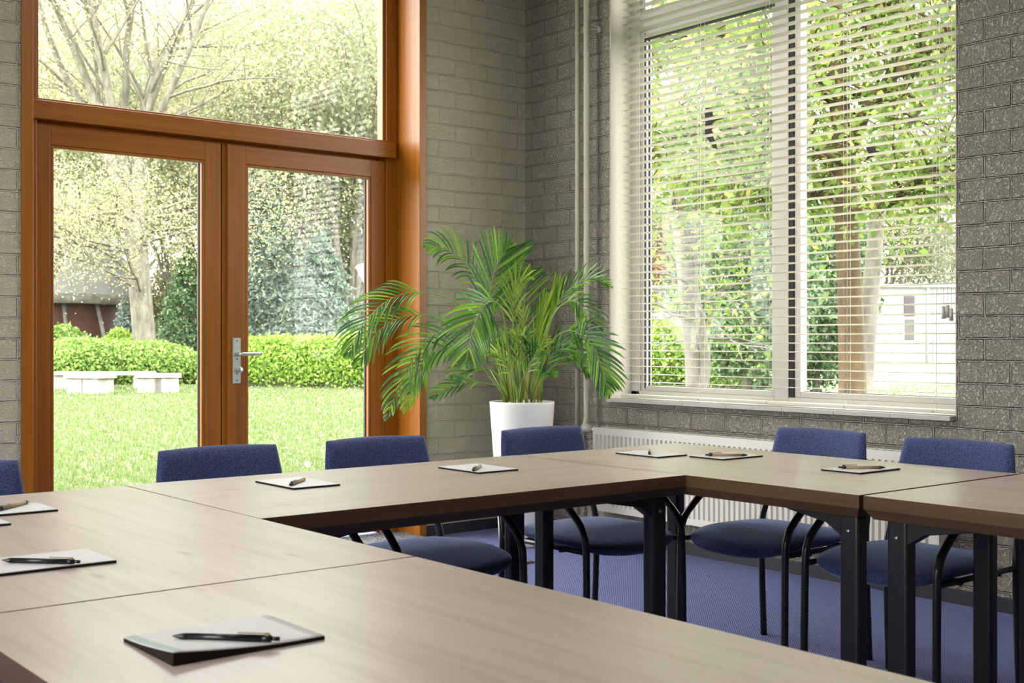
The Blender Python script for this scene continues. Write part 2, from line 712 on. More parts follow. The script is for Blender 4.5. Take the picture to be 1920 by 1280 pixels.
# ------------------------------------------------------------------ door wall glazing (timber)
YF = 5.972                                   # room face of the door frame
fr = bpy.data.objects.new('window_2', None)
C.objects.link(fr)
struct(fr)
m = MB()
m.box(DX0, 1.815, YW - .012, YF + .10, 0, 3.52)
m.box(3.981, DX1, YW - .012, YF + .10, 0, 3.52)
m.box(DX0, DX1, YW - .012, YF + .10, 3.47, 3.53)
m.build('surround', M['wood_v'], fr, bevel=.003)
m = MB()
m.box(1.815, 1.905, YF, YF + .10, 0, 3.47)
m.box(3.905, 3.981, YF, YF + .10, 0, 3.47)
m.box(1.90, 1.925, YF + .077, YF + .11, 0, 2.2)
m.box(3.885, 3.91, YF + .077, YF + .11, 0, 2.2)
m.build('frame_post', M['wood_v'], fr, bevel=.004)
m = MB()
m.box(1.87, 3.950, YF - .035, YF + .06, 2.198, 2.287)
m.box(1.87, 3.945, YF - .008, YF + .08, 2.287, 2.302)
m.box(1.87, 3.950, YF + .077, YF + .11, 2.14, 2.25)
m.build('transom_rail', M['wood_h'], fr, bevel=.003)
m = MB()
m.box(1.905, 3.905, YF, YF + .10, 3.40, 3.47)
m.build('top_rail', M['wood_h'], fr, bevel=.003)
m = MB()
m.box(3.885, 3.925, YF + .010, YF + .05, 2.30, 3.42)
m.box(1.885, 1.915, YF + .010, YF + .05, 2.30, 3.42)
m.build('glazing_bead', M['wood_v'], fr, bevel=.003)
MB().box(1.90, 3.905, YF + .052, YF + .060, 2.295, 3.41).build('pane', M['glass'], fr)


def door_leaf(name, x0, x1, sl, sr, bead_out):
    root = bpy.data.objects.new(name, None)
    C.objects.link(root)
    struct(root)
    y0, y1 = YF + .012, YF + .075
    ztop, zglass = 2.182, 2.070
    m = MB()
    m.box(x0, sl - .018, y0, y1, .02, ztop)
    m.box(sr + .018, x1, y0, y1, .02, ztop)
    m.build('stile', M['wood_v'], root, bevel=.003)
    m = MB()
    m.box(sl - .018, sr + .018, y0, y1, zglass + .014, ztop)
    m.box(sl - .018, sr + .018, y0, y1, .02, .16)
    m.build('rail', M['wood_h'], root, bevel=.003)
    m = MB()
    for (a, b, c, d) in ((sl - .016, sl, .16, zglass + .014), (sr, sr + .016, .16, zglass + .014),
                         (sl, sr, zglass, zglass + .014), (sl, sr, .16, .175)):
        m.box(a, b, y0 + .004, y0 + .03, c, d)
    m.build('glazing_bead', M['wood_v'], root, bevel=.003)
    m = MB()
    for (a, b, c, d) in ((sl - .001, sl + .003, .17, zglass), (sr - .006, sr + .001, .17, zglass)):
        m.box(a, b, y0 + .030, y0 + .046, c, d)
    m.build('gasket', M['rubber'], root)
    MB().box(sl - .01, sr + .01, y0 + .034, y0 + .042, .165, zglass + .01).build('pane', M['glass'], root)
    return root


door_leaf('door_1', 1.905, 2.866, 1.990, 2.757, 0)
d2 = door_leaf('door_2', 2.873, 3.903, 3.028, 3.790, 0)
# cover strip on the meeting stile of the right leaf
MB().box(2.895, 2.950, YF - .008, YF + .012, .02, 2.18).box(2.850, 2.890, YF + .077, YF + .09, .02, 2.18).build('cover_strip', M['wood_v'], d2, bevel=.003)
hp = MB().box(2.921, 2.966, YF - .018, YF - .006, .904, 1.147).build('handle_plate', M['steelplate'], d2, bevel=.002)
hp['label'] = 'satin metal backplate'
pts = [(2.943, YF - .010, 1.060), (2.943, YF - .055, 1.060), (2.952, YF - .066, 1.060), (2.985, YF - .068, 1.060), (3.062, YF - .066, 1.061)]
MB().tube(catmull(pts, 18), .0095, 14).build('lever_handle', M['steel'], hp)
MB().tube([(2.945, YF - .012, .976), (2.945, YF - .030, .976)], .010, 18).tube([(2.945, YF - .030, .976), (2.945, YF - .055, .976)], .0165, 22).build('turn_knob', M['steel'], hp, bevel=.002)
m = MB()
for z in (1.131, 1.033, .955, .919):
    m.tube([(2.943, YF - .019, z), (2.943, YF - .0165, z)], .0038, 10)
m.build('screw', M['vinyl'], hp)

dm = MB().box(1.86, 3.985, 4.72, 5.968, .0, .011).build('doormat', M['doormat'], bevel=.003)
tag(dm, 'grey speckled entrance mat on the floor before the glazed doors', 'doormat')

# ------------------------------------------------------------------ window_1 (white, right)
wr = bpy.data.objects.new('window_1', None)
C.objects.link(wr)
struct(wr)
XF = 4.94
m = MB()
m.box(XF, XF + .07, 4.925, WY1, .80, WZ1)
m.box(XF, XF + .07, WY0, 2.90, .80, WZ1)
m.box(XF, XF + .07, WY0, WY1, WZ1 - .08, WZ1)
m.box(XF, XF + .07, WY0, WY1, .80, .845)
m.box(XF, XF + .07, 2.90, 4.925, 2.90, 2.99)
m.build('window_frame', M['white'], wr, bevel=.003)
m = MB()
m.box(XF - .002, XF + .06, 3.868, 3.952, .80, 3.30)
m.build('mullion', M['white'], wr, bevel=.003)
m = MB()
for (a, b) in ((3.952, 4.925), (2.90, 3.838)):
    for (c, d) in ((.845, 2.90), (2.99, 3.24)):
        m.box(XF + .012, XF + .062, b - .038, b, c, d)
        m.box(XF + .012, XF + .062, a, a + .030, c, d)
        m.box(XF + .012, XF + .062, a + .030, b - .038, c, c + .030)
        m.box(XF + .012, XF + .062, a + .030, b - .038, d - .045, d)
m.build('sash', M['white'], wr, bevel=.003)
m = MB()
m.box(XF + .004, XF + .05, 3.838, 3.868, .845, 3.24)
m.box(XF + .010, XF + .02, 4.885, 4.893, .86, 2.885)
m.box(XF + .020, XF + .028, 4.860, 4.872, .875, 2.87)
m.box(XF + .002, XF + .02, 3.952, 4.88, 2.842, 2.856)
m.box(XF + .030, XF + .045, 2.93, 4.885, .872, .878)
m.build('gasket', M['rubber'], wr)
MB().box(XF + .034, XF + .042, 2.93, 4.90, .86, 3.22).build('pane', M['glass'], wr)
# bird-shaped silhouettes stuck on the panes
def bird(name, label, pts, parent=None):
    mm = MB().prism(pts, 'x', XF + .0318, XF + .0332)
    o = mm.build(name, M['vinyl'])
    tag(o, label, 'window sticker', 'bird stickers on the window')


def on_pane(u, v):
    a = (u - 960) / 2271.6
    t_ = (XF + .032) / (FX + FY * a)
    return (t_ * (FY - FX * a), EYE + t_ * (638.15 - v) / 2271.6)


bird('bird_sticker', 'large black bird silhouette with spread wings stuck on left window pane',
     [on_pane(1190 + x / 4.571, 180 + y / 4.571) for x, y in ((612, 100), (660, 100), (665, 130), (672, 166), (722, 178), (770, 170), (765, 190), (695, 212), (668, 235), (662, 290), (664, 340), (688, 375), (710, 458), (672, 445), (630, 375), (592, 330), (605, 270), (606, 220), (570, 222), (598, 180), (590, 140))])
bird('bird_sticker', 'small black bird silhouette stuck on right window pane by the tree trunk',
     [on_pane(1480 + x / 2.781, y / 2.781) for x, y in ((397, 766), (447, 763), (453, 786), (470, 788), (442, 814), (420, 824), (386, 847), (404, 822), (414, 806), (408, 786))])
# sill of small tiles
m = MB()
joints = [2.852]
for u in (1668, 1562, 1465, 1413, 1360, 1279, 1203):
    a = (u - 960) / 2271.6
    joints.append(4.742 * (FY - FX * a) / (FX + FY * a))
joints.append(4.99)
for a, b in zip(joints[:-1], joints[1:]):
    m.box(4.742, XF + .02, a + .0008, b - .0008, .786, .806)
m.build('window_sill', M['sill'], wr, bevel=.0015)

# ------------------------------------------------------------------ venetian blind
BX0, BX1, BY0, BY1 = 4.800, 4.850, 2.858, 4.930
bl = thing('venetian_blind', 'cream horizontal slat blind lowered in front of the white window', 'blind', (4.825, 3.9, .82))
pitch = .0437
nsl = int((3.26 - .865) / pitch)
prof = [(-.025, -.0026), (-.0125, .0004), (0, .0014), (.0125, .0004), (.025, -.0026)]
prof2 = [(x, z - .0006) for x, z in prof]
sm = None
TILT = math.radians(-4)
ct, st = math.cos(TILT), math.sin(TILT)
for k in range(nsl):
    z = .858 + .045 + k * pitch - .82
    if sm is None:
        pr = prof + prof2[::-1]
        pr = [(x * ct - zz * st, x * st + zz * ct) for x, zz in pr]
        o = MB().prism(pr, 'y', BY0 - 3.9, BY1 - 3.9).build('slat', M['slat'], bl)
        o.location = (0, 0, z)
        sm = o
    else:
        o = sm.copy()
        C.objects.link(o)
        o.location = (0, random.Random(k).uniform(-.002, .002), z)
        o.rotation_euler = (0, 0, 0)
m = MB().box(-.026, .026, BY0 - 3.9, BY1 - 3.9, -.006, .010).build('bottom_rail', M['slat'], bl, bevel=.003)
MB().box(-.028, .028, BY0 - 3.9, BY1 - 3.9, 2.44, 2.50).build('head_rail', M['slat'], bl, bevel=.002)
for y in (4.80, 4.348, 3.893, 3.435, 2.97):
    mm = MB()
    for dx in (-.0265, .0265):
        mm.tube([(dx, y - 3.9, .008), (dx, y - 3.9, 2.45)], .0007, 5)
    mm.tube([(-.030, y - .022 - 3.9, .008), (-.030, y - .022 - 3.9, 2.45)], .0011, 5)
    mm.build('ladder_cord', M['cord'], bl)
for y in (4.80, 4.348, 3.893, 3.435, 2.97):
    MB().tube([(-.0262, y - 3.9, .002), (-.0285, y - 3.9, .002)], .0045, 10).build('cord_plug', M['plastic'], bl)
for (y, z) in ((2.912, 1.232), (2.893, 1.236), (2.876, 1.222)):
    mm = MB().tube([(-.034, y - 3.9, z + .045 - .82), (-.034, y - 3.9, 2.45)], .0009, 5)
    cd = mm.build('pull_cord', M['cord'], bl)
    MB().tube([(-.034, y - 3.9, z + .05 - .82), (-.034, y - 3.9, z - .005 - .82)], [.0075, .0092], 12).build('tassel', M['plastic'], cd)

# ------------------------------------------------------------------ heating pipes and radiator
pr_ = thing('heating_pipe', 'pair of painted vertical heating pipes clamped to the wall beside the window', 'pipe', (4.72, 5.2, 0))


def P2(x, y, z):
    return (x - 4.72, y - 5.2, z)


MB().tube([P2(4.735, 5.225, .12), P2(4.735, 5.225, ZC)], .0135, 14).build('pipe', M['pipe'], pr_)
MB().tube(catmull([P2(4.715, 5.125, ZC), P2(4.715, 5.125, 1.2), P2(4.715, 5.125, .80), P2(4.715, 5.122, .70), P2(4.70, 5.118, .655), P2(4.685, 5.10, .635)], 30), .0165, 14).build('pipe', M['pipe'], pr_)
m = MB()
m.tube([P2(4.735, 5.225, 2.905), P2(4.735, 5.225, 2.925)], .0165, 14)
m.tube([P2(4.73, 5.18, 2.915), P2(XW - .001, 5.18, 2.915)], .006, 8)
m.build('pipe_clamp', M['pipe'], pr_)
m = MB()
m.tube([P2(4.715, 5.125, 2.905), P2(4.715, 5.125, 2.925)], .020, 14)
m.tube([P2(4.73, 5.105, 2.915), P2(XW - .001, 5.09, 2.915)], .006, 8)
m.tube([P2(4.765, 5.085, 2.915), P2(XW - .001, 5.085, 2.915)], .02, 12)
m.build('pipe_clamp', M['pipe'], pr_)

rd = thing('radiator', 'cream ribbed panel radiator under the white window', 'radiator', (4.69, 4.0, 0))
RY0, RY1, RZ0, RZ1 = 2.865 - 4, 5.032 - 4, .175, .640
XR = -.012
m = MB()
npr = int((RY1 - RY0 - .05) / .0335)
poly = [(XR + .014, RY1), (XR, RY1), (XR, RY1 - .02)]
y = RY1 - .022
z0r, z1r = RZ0 + .035, RZ1 - .038
# ribbed panel: profile (x, y) extruded between z0r and z1r
prof = [(XR, RY1)]
for k in range(npr):
    yy = RY1 - .024 - k * .0335
    prof += [(XR, yy), (XR + .0125, yy - .003), (XR + .0125, yy - .0115), (XR, yy - .0145)]
prof += [(XR, RY0)]
V, F = [], []
for (x, y_) in prof:
    V += [(x, y_, z0r), (x, y_, z1r)]
for i in range(len(prof) - 1):
    F.append((2 * i, 2 * i + 1, 2 * i + 3, 2 * i + 2))
m.add(V, F)
m.box(XR, XR + .014, RY0, RY1, z1r, RZ1)
m.box(XR, XR + .014, RY0, RY1, RZ0, z0r)
m.box(XR + .0128, XR + .014, RY0, RY1, z0r, z1r)
rp = m.build('front_panel', M['radiator'], rd)
MB().box(XR + .014, .062, RY1 - .003, RY1, RZ0, RZ1 - .002).build('side_panel', M['radiator'], rd, bevel=.001)
MB().box(XR + .014, .062, RY0, RY0 + .003, RZ0, RZ1 - .002).build('side_panel', M['radiator'], rd, bevel=.001)
m = MB()
m.box(XR, .0, RY0, RY1, RZ1, RZ1 + .004)
m.box(.052, .064, RY0, RY1, RZ1 - .002, RZ1 + .004)
for k in range(52):
    yy = RY0 + .01 + k * (RY1 - RY0 - .03) / 51
    m.box(.0, .052, yy, yy + .012, RZ1, RZ1 + .003)
m.build('top_grille', M['radiator'], rd)
MB().box(.050, .062, RY0 + .004, RY1 - .004, RZ0, RZ1 - .01).build('rear_panel', M['radiator'], rd)
for y_ in (RY0 + .3, RY1 - .3):
    MB().box(.062, XW - 4.6905, y_, y_ + .03, .25, .58).build('wall_bracket', M['radiator'], rd)
vb = MB().tube([(.01, RY1 + .10, .628), (.01, RY1, .628)], .010, 12).build('valve', M['steel'], rd)
MB().tube([(-.030, RY1 + .075, .634), (-.005, RY1 + .058, .633), (.02, RY1 + .038, .632)], [.021, .025, .022], 18).tube([(.02, RY1 + .038, .632), (.036, RY1 + .028, .631)], [.016, .014], 14).build('thermostat_head', M['white'], vb)

# ------------------------------------------------------------------ tables
TZ = .74


def make_table(L, W):
    """local x along the length; origin at the middle on the floor"""
    t = thing('conference_table', '', 'table')
    hl, hw = L / 2, W / 2
    top = MB()
    # upper slab plus an inwards chamfered lower edge
    ring = [(hl - .001, TZ - .036), (hl - .016, TZ - .060)]
    V = []
    for dx, z in ((0, TZ), (0, TZ - .034), (.018, TZ - .060)):
        V += [(-hl + dx, -hw + dx, z), (hl - dx, -hw + dx, z), (hl - dx, hw - dx, z), (-hl + dx, hw - dx, z)]
    F = [(0, 1, 2, 3), (11, 10, 9, 8)]
    mi = [0, 1]
    for r in (0, 4):
        for k in range(4):
            F.append((r + k, r + 4 + k, r + 4 + (k + 1) % 4, r + (k + 1) % 4))
            mi.append(1)
    me = bpy.data.meshes.new('tabletop')
    me.from_pydata(V, [], F)
    me.materials.append(M['oak'])
    me.materials.append(M['oak_edge'])
    me.polygons.foreach_set('material_index', mi)
    me.update()
    import bmesh
    b = bmesh.new()
    b.from_mesh(me)
    bmesh.ops.recalc_face_normals(b, faces=b.faces)
    b.to_mesh(me)
    b.free()
    o = bpy.data.objects.new('tabletop', me)
    C.objects.link(o)
    o.parent = t
    bv = o.modifiers.new('bevel', 'BEVEL')
    bv.width = .0012
    bv.segments = 2
    # steel frame under the top
    f = MB()
    for s in (-1, 1):
        f.box(-hl + .20, hl - .20, s * (hw - .22) - .02, s * (hw - .22) + .02, TZ - .086, TZ - .0601)
        f.box(s * (hl - .20) - .02, s * (hl - .20) + .02, -hw + .20, hw - .20, TZ - .086, TZ - .0601)
    f.build('under_frame', M['black'], t, bevel=.003)
    for sx in (-1, 1):
        for sy in (-1, 1):
            cx, cy = sx * (hl - .065), sy * (hw - .070)
            lg = MB().box(cx - .030, cx + .030, cy - .022, cy + .022, 0, TZ - .0602)
            o = lg.build('leg', M['black'], t, bevel=.010, seg=3)
            # gusset towards the middle of the table
            g = MB()
            ix = -sx
            g.prism([(cx + ix * .025, TZ - .0602), (cx + ix * .22, TZ - .0602), (cx + ix * .20, TZ - .068), (cx + ix * .075, TZ - .090), (cx + ix * .031, TZ - .118), (cx + ix * .025, TZ - .118)], 'y', cy - .018, cy + .018)
            g.build('gusset', M['black'], o, bevel=.002)
            MB().tube([(cx, cy + sy * .0225, TZ - .105), (cx, cy + sy * .0255, TZ - .105)], .006, 12).build('bolt', M['screw'], o)
            MB().tube([(cx, cy - sy * .0225, TZ - .105), (cx, cy - sy * .0255, TZ - .105)], .006, 12).build('bolt', M['screw'], o)
    return t


XN0, XN1 = .457, 1.255
tb = make_table(1.374, .79)
tb.location = ((1.2570 + 2.6320) / 2, 2.424 + .396, 0)
tb['label'] = 'oak laminate table along the garden doors with two notepads on it'
tb['group'] = 'conference tables set in a square'
# the corner and window runs, then the near run
for (cx, cy, rz, lab) in (
        (2.634 + .385, (3.213 + 1.826) / 2, PI / 2, 'oak laminate corner table nearest the radiator, three notepads on it'),
        (2.634 + .385, 1.8215 - .689, PI / 2, 'oak laminate table at the right edge, beyond the corner table by the window'),
        (XN1 - .3965, 1.8245 + .6875, PI / 2, 'oak laminate table at far left, meeting the garden door table'),
        (XN1 - .3965, 1.8215 - .689, PI / 2, 'nearest oak laminate table, in the foreground, carrying a curled notepad')):
    d = dup(tb, (cx, cy, 0), rz, lab)

# ------------------------------------------------------------------ chairs


def soft_slab(fn, nu, nv):
    V, F = [], []
    for i in range(nu):
        for j in range(nv):
            V.append(fn(i / (nu - 1), j / (nv - 1), 1))
    b = len(V)
    for i in range(nu):
        for j in range(nv):
            V.append(fn(i / (nu - 1), j / (nv - 1), -1))
    for i in range(nu - 1):
        for j in range(nv - 1):
            a = i * nv + j
            F.append((a, a + 1, a + nv + 1, a + nv))
            F.append((b + a, b + a + nv, b + a + nv + 1, b + a + 1))
    edge = [(i, 0) for i in range(nu)] + [(nu - 1, j) for j in range(1, nv)] + [(i, nv - 1) for i in range(nu - 2, -1, -1)] + [(0, j) for j in range(nv - 2, 0, -1)]
    for k in range(len(edge)):
        p, q = edge[k], edge[(k + 1) % len(edge)]
        a, c = p[0] * nv + p[1], q[0] * nv + q[1]
        F.append((a, b + a, b + c, c))
    return V, F


def sq2disc(u, v, w, h, e=.16):
    """map unit square to a rounded rectangle of half sizes w, h"""
    x, y = 2 * u - 1, 2 * v - 1
    k = 1 - e * (x * x * y * y)
    return x * w * k, y * h * k


def make_chair():
    t = thing('conference_chair', '', 'chair')

    # seat: local y=-.26 front (towards the table) .. +.20 rear
    def seat(u, v, s):
        x, y = sq2disc(u, v, .242, .245, .20)
        ex, ey = abs(2 * u - 1), abs(2 * v - 1)
        th = (max(0, 1 - ex ** 3.2) ** .62) * (max(0, 1 - ey ** 4.5) ** .5)
        y = y - .03
        base = .447 - .012 * max(0, (-y - .05) / .2) ** 2 * 2.0 - .006 * (1 - ex ** 2)
        top = base + .024 * th + .003
        if s > 0:
            z = top
        else:
            z = base - .036 * th - .003
        return (x, y, z)
    V, F = soft_slab(seat, 27, 25)
    MB().add(V, F, True).build('seat', M['fabric'], t)

    # backrest: slightly concave, leaning back
    def back(u, v, s):
        X, Zc = sq2disc(u, v, .214, .135, .035)
        ex, ez = abs(2 * u - 1), abs(2 * v - 1)
        th = (max(0, 1 - ex ** 9) ** .45) * (max(0, 1 - ez ** 7) ** .45)
        zz = .668 + Zc
        wide = 1 - .10 * (zz - .668) / .135 * .5
        yc = .262 + (zz - .668) * .16 - .055 * (1 - (X / .212) ** 2) * -.55 - .014
        return (X * wide, yc + s * (.021 * th + .002) * 1.0, zz)
    V, F = soft_slab(back, 29, 21)
    MB().add(V, F, True).build('backrest', M['fabric'], t)

    R = .0125
    for s in (-1, 1):
        # front leg rises, bends at the seat and runs back up to the backrest
        pts = [(s * .236, -.238, .0), (s * .235, -.236, .25), (s * .234, -.232, .43), (s * .234, -.222, .475), (s * .233, -.195, .515),
               (s * .231, -.10, .585), (s * .226, .02, .630), (s * .220, .12, .640), (s * .210, .20, .628), (s * .196, .262, .612)]
        MB().tube(catmull(pts, 44), R, 14).build('front_leg', M['blacktube'], t)
        pts = [(s * .236, .235, 0), (s * .235, .222, .25), (s * .232, .220, .45), (s * .215, .262, .56), (s * .190, .296, .62), (s * .185, .304, .70)]
        MB().tube(catmull(pts, 22), R, 14).build('rear_leg', M['blacktube'], t)
        MB().tube([(s * .235, -.232, .418), (s * .233, .218, .418)], .009, 10).build('side_rail', M['blacktube'], t)
    MB().tube([(-.235, -.10, .412), (.235, -.10, .412)], .010, 10).tube([(-.235, .12, .412), (.235, .12, .412)], .010, 10).build('seat_support', M['blacktube'], t)
    return t


ch = make_chair()
first = True
CH = [
    (1.672, 3.235, 0, 'blue padded chair backed by the left glazed door, behind the door-side table'),
    (2.252, 3.235, 0, 'blue padded chair standing before the drooping palm fronds and door jamb'),
    (2.995, 3.235, 0, 'blue padded chair in front of the white planter and radiator valve'),
    (.865, 3.225, 0, 'blue padded chair cut off by the left edge of the photo'),
    (3.462, 2.775, -PI / 2, 'blue padded chair at the window side, below the window mullion'),
    (3.415, 2.19, -PI / 2, 'blue padded chair at the window side, rightmost, below the sill end'),
]
for x, y, rz, lab in CH:
    if first:
        ch.location = (x, y, 0)
        ch.rotation_euler = (0, 0, rz)
        ch['label'] = lab
        ch['group'] = 'blue chairs around the tables'
        first = False
    else:
        dup(ch, (x, y, 0), rz, lab)

# ------------------------------------------------------------------ notepads and pens


def notepad(x0, x1, y0, y1, label, th=.0045, curl=None):
    cx, cy = (x0 + x1) / 2, (y0 + y1) / 2
    hx, hy = (x1 - x0) / 2, (y1 - y0) / 2
    t = thing('notepad', label, 'notepad', (cx, cy, TZ), 0, 'notepads laid out on the tables')

    def h(u, v):
        if not curl:
            return 0
        # lifted corner
        d = (u - curl[0]) * hx * 2, (v - curl[1]) * hy * 2
        return curl[2] * max(0, 1 - math.hypot(*d) / curl[3]) ** 1.6
    n = 14 if curl else 2

    def slab(za, zb, inset=0):
        V, F = [], []
        for z in (za, zb):
            for i in range(n):
                for j in range(n):
                    u, v = i / (n - 1), j / (n - 1)
                    V.append(((2 * u - 1) * (hx - inset), (2 * v - 1) * (hy - inset), z + (h(u, v) if z > .001 else 0)))
        b = n * n
        for i in range(n - 1):
            for j in range(n - 1):
                a = i * n + j
                F.append((a, a + 1, a + n + 1, a + n))
                F.append((b + a, b + a + n, b + a + n + 1, b + a + 1))
        edge = [(i, 0) for i in range(n)] + [(n - 1, j) for j in range(1, n)] + [(i, n - 1) for i in range(n - 2, -1, -1)] + [(0, j) for j in range(n - 2, 0, -1)]
        for k in range(len(edge)):
            p, q = edge[k], edge[(k + 1) % len(edge)]
            a, c = p[0] * n + p[1], q[0] * n + q[1]
            F.append((a, b + a, b + c, c))
        return V, F
    V, F = slab(.0004, th)
    MB().add(V, F).build('cardboard_back', M['padback'], t)  # cardboard back; below a curled corner its dark body stands for shadow
    V, F = slab(th, th + .0012, .0006)
    MB().add(V, F, bool(curl)).build('paper_block', M['paper'], t)
    return t


notepad(2.924, 3.064, 2.825, 3.030, 'white notepad by the inner table corner with a pen seen end-on')
notepad(3.034, 3.236, 2.640, 2.788, 'white notepad on the corner table in front of the radiator slots')
notepad(3.030, 3.236, 2.112, 2.250, 'rightmost white notepad, in front of the rightmost blue chair')
notepad(2.170, 2.321, 2.826, 3.030, 'white notepad on the garden door table, in front of the planter')
notepad(1.562, 1.704, 2.833, 3.048, 'notepad on the garden door table, before the left glazed door')
notepad(.735, .946, 2.818, 2.965, 'notepad at the far left corner of the tables, under a kraft pen')
notepad(.590, .797, 2.668, 2.83, 'notepad of which only a corner shows at the left edge')
notepad(.600, .807, 2.100, 2.250, 'notepad at left edge with a black pen across it')
gp = notepad(.603, .812, 1.389, 1.545, 'foreground notepad with a curled corner and greenish glue edge', .0045, curl=(0, 0, .012, .16))
mm = MB()
nn = 10
V, F = [], []
for i in range(2):
    for j in range(nn):
        u, v = i * .075, j / (nn - 1)
        d = math.hypot(u * .209, v * .156)
        V.append((-.1045 + .001 + u * .209, -.078 + v * .156, .0062 + .012 * max(0, 1 - d / .16) ** 1.6))
for j in range(nn - 1):
    F.append((j, j + 1, nn + j + 1, nn + j))
mesh_obj('glue_strip', V, F, M['glue'], gp)


def make_pen(body, clipc):
    """along local x, clicker at -x, tip at +x; lying at z = radius"""
    t = thing('ballpoint_pen', '', 'pen')
    r = .0046
    MB().tube([(-.050, 0, r), (.048, 0, r)], r, 16).build('barrel', body, t)
    MB().tube([(.048, 0, r), (.054, 0, r), (.066, 0, r), (.0685, 0, r)], [r * 1.02, r * .98, r * .35, r * .15], 16).build('tip', M['blackplastic'], t)
    MB().tube([(-.062, 0, r), (-.050, 0, r)], [r * 1.0, r * 1.04], 16).build('collar', M['blackplastic'], t)
    MB().tube([(-.073, 0, r), (-.062, 0, r)], r * .62, 12).build('clicker', M['blackplastic'], t)
    MB().box(-.058, -.018, -.0022, .0022, 2 * r + .0012, 2 * r + .0026).box(-.060, -.054, -.0022, .0022, 2 * r - .001, 2 * r + .0026).build('clip', clipc, t, bevel=.0006)
    return t


kp = make_pen(M['kraft'], M['blackplastic'])
bp = make_pen(M['blackplastic'], M['kraft'])


def place_pen(src, a, b, z, label, first=[set()]):
    ax, ay = a
    bx, by = b
    dx, dy = bx - ax, by - ay
    rz = math.atan2(dy, dx)
    loc = ((ax + bx) / 2, (ay + by) / 2, z)
    key = id(src)
    if src.name not in first[0]:
        first[0].add(src.name)
        src.location = loc
        src.rotation_euler = (0, 0, rz)
        src['label'] = label
        src['group'] = 'pens laid on the notepads'
    else:
        dup(src, loc, rz, label)


PZ = TZ + .0060
place_pen(kp, (3.057, 2.735), (3.164, 2.640), PZ, 'kraft pen with black ends on the notepad before the radiator slots')
place_pen(kp, (3.069, 2.214), (3.176, 2.120), PZ, 'kraft pen with black ends on the rightmost notepad')
place_pen(kp, (2.945, 2.888), (3.045, 2.985), PZ, 'kraft pen seen end-on upon the notepad by the inner corner')
place_pen(kp, (2.163, 2.845), (2.268, 2.940), PZ, 'kraft pen on the notepad in front of the white planter')
place_pen(kp, (1.566, 2.862), (1.676, 2.968), PZ, 'kraft pen on the notepad before the left glazed door')
place_pen(kp, (.828, 2.862), (.925, 2.958), PZ, 'kraft pen pointing up right on the far left notepad')
place_pen(bp, (.738, 2.098), (.640, 2.196), PZ, 'black pen on the notepad at the left edge')
place_pen(bp, (.742, 1.392), (.646, 1.488), PZ + .0010, 'black pen on the curled foreground notepad')

# ------------------------------------------------------------------ potted palm
PC = Vector((4.285, 5.185, 0))
pp = thing('potted_palm', 'tall green palm arching out of a white tapered planter in the corner', 'potted plant', PC)
m = MB()
m.lathe([(.0, .0), (.118, .0), (.126, .012), (.180, .782), (.181, .792), (.176, .796), (.168, .790), (.160, .74), (.0, .74)], n=64)
m.build('planter', M['planter'], pp)
MB().lathe([(.0, .765), (.08, .768), (.166, .762)], n=40).build('soil', M['soil'], pp)


def palm_leaf_mat():
    t = NT('palm_leaf')
    g = t.n('NewGeometry')
    co = t.n('TexCoord')
    s = t.n('SeparateXYZ')
    c = t.ramp(g.outputs['Random Per Island'], [(0, (.025, .10, .014)), (.4, (.06, .19, .02)), (.75, (.15, .35, .030)), (1, (.38, .56, .05))])
    t.l(c, t.b.inputs['Base Color'])
    t.b.inputs['Roughness'].default_value = .24
    t.b.inputs['Specular IOR Level'].default_value = .9
    tl = t.n('BsdfTranslucent')
    t.l(c, tl.inputs[0])
    mx = t.n('MixShader')
    mx.inputs[0].default_value = .35
    t.l(t.b.outputs[0], mx.inputs[1])
    t.l(tl.outputs[0], mx.inputs[2])
    t.l(mx.outputs[0], t.out.inputs[0])
    return t.m


M['palm'] = palm_leaf_mat()
M['palm_young'] = leaf_mat('young_palm_leaf', [(0, (.20, .38, .03)), (.6, (.33, .50, .05)), (1, (.42, .52, .08))], .4, .4, spec=.5)
M['rachis'] = simple('palm_rachis', (.22, .34, .06), .4, noise=.15, nscale=12)
M['cane'] = simple('palm_cane', (.33, .30, .07), .45, noise=.35, nscale=14)


def at(u, v, d):
    a, b = (u - 960) / 2271.6, (638.15 - v) / 2271.6
    return Vector((d * (FX + FY * a), d * (FY - FX * a), EYE + d * b))


TOCAM = Vector((-FX, -FY, 0))


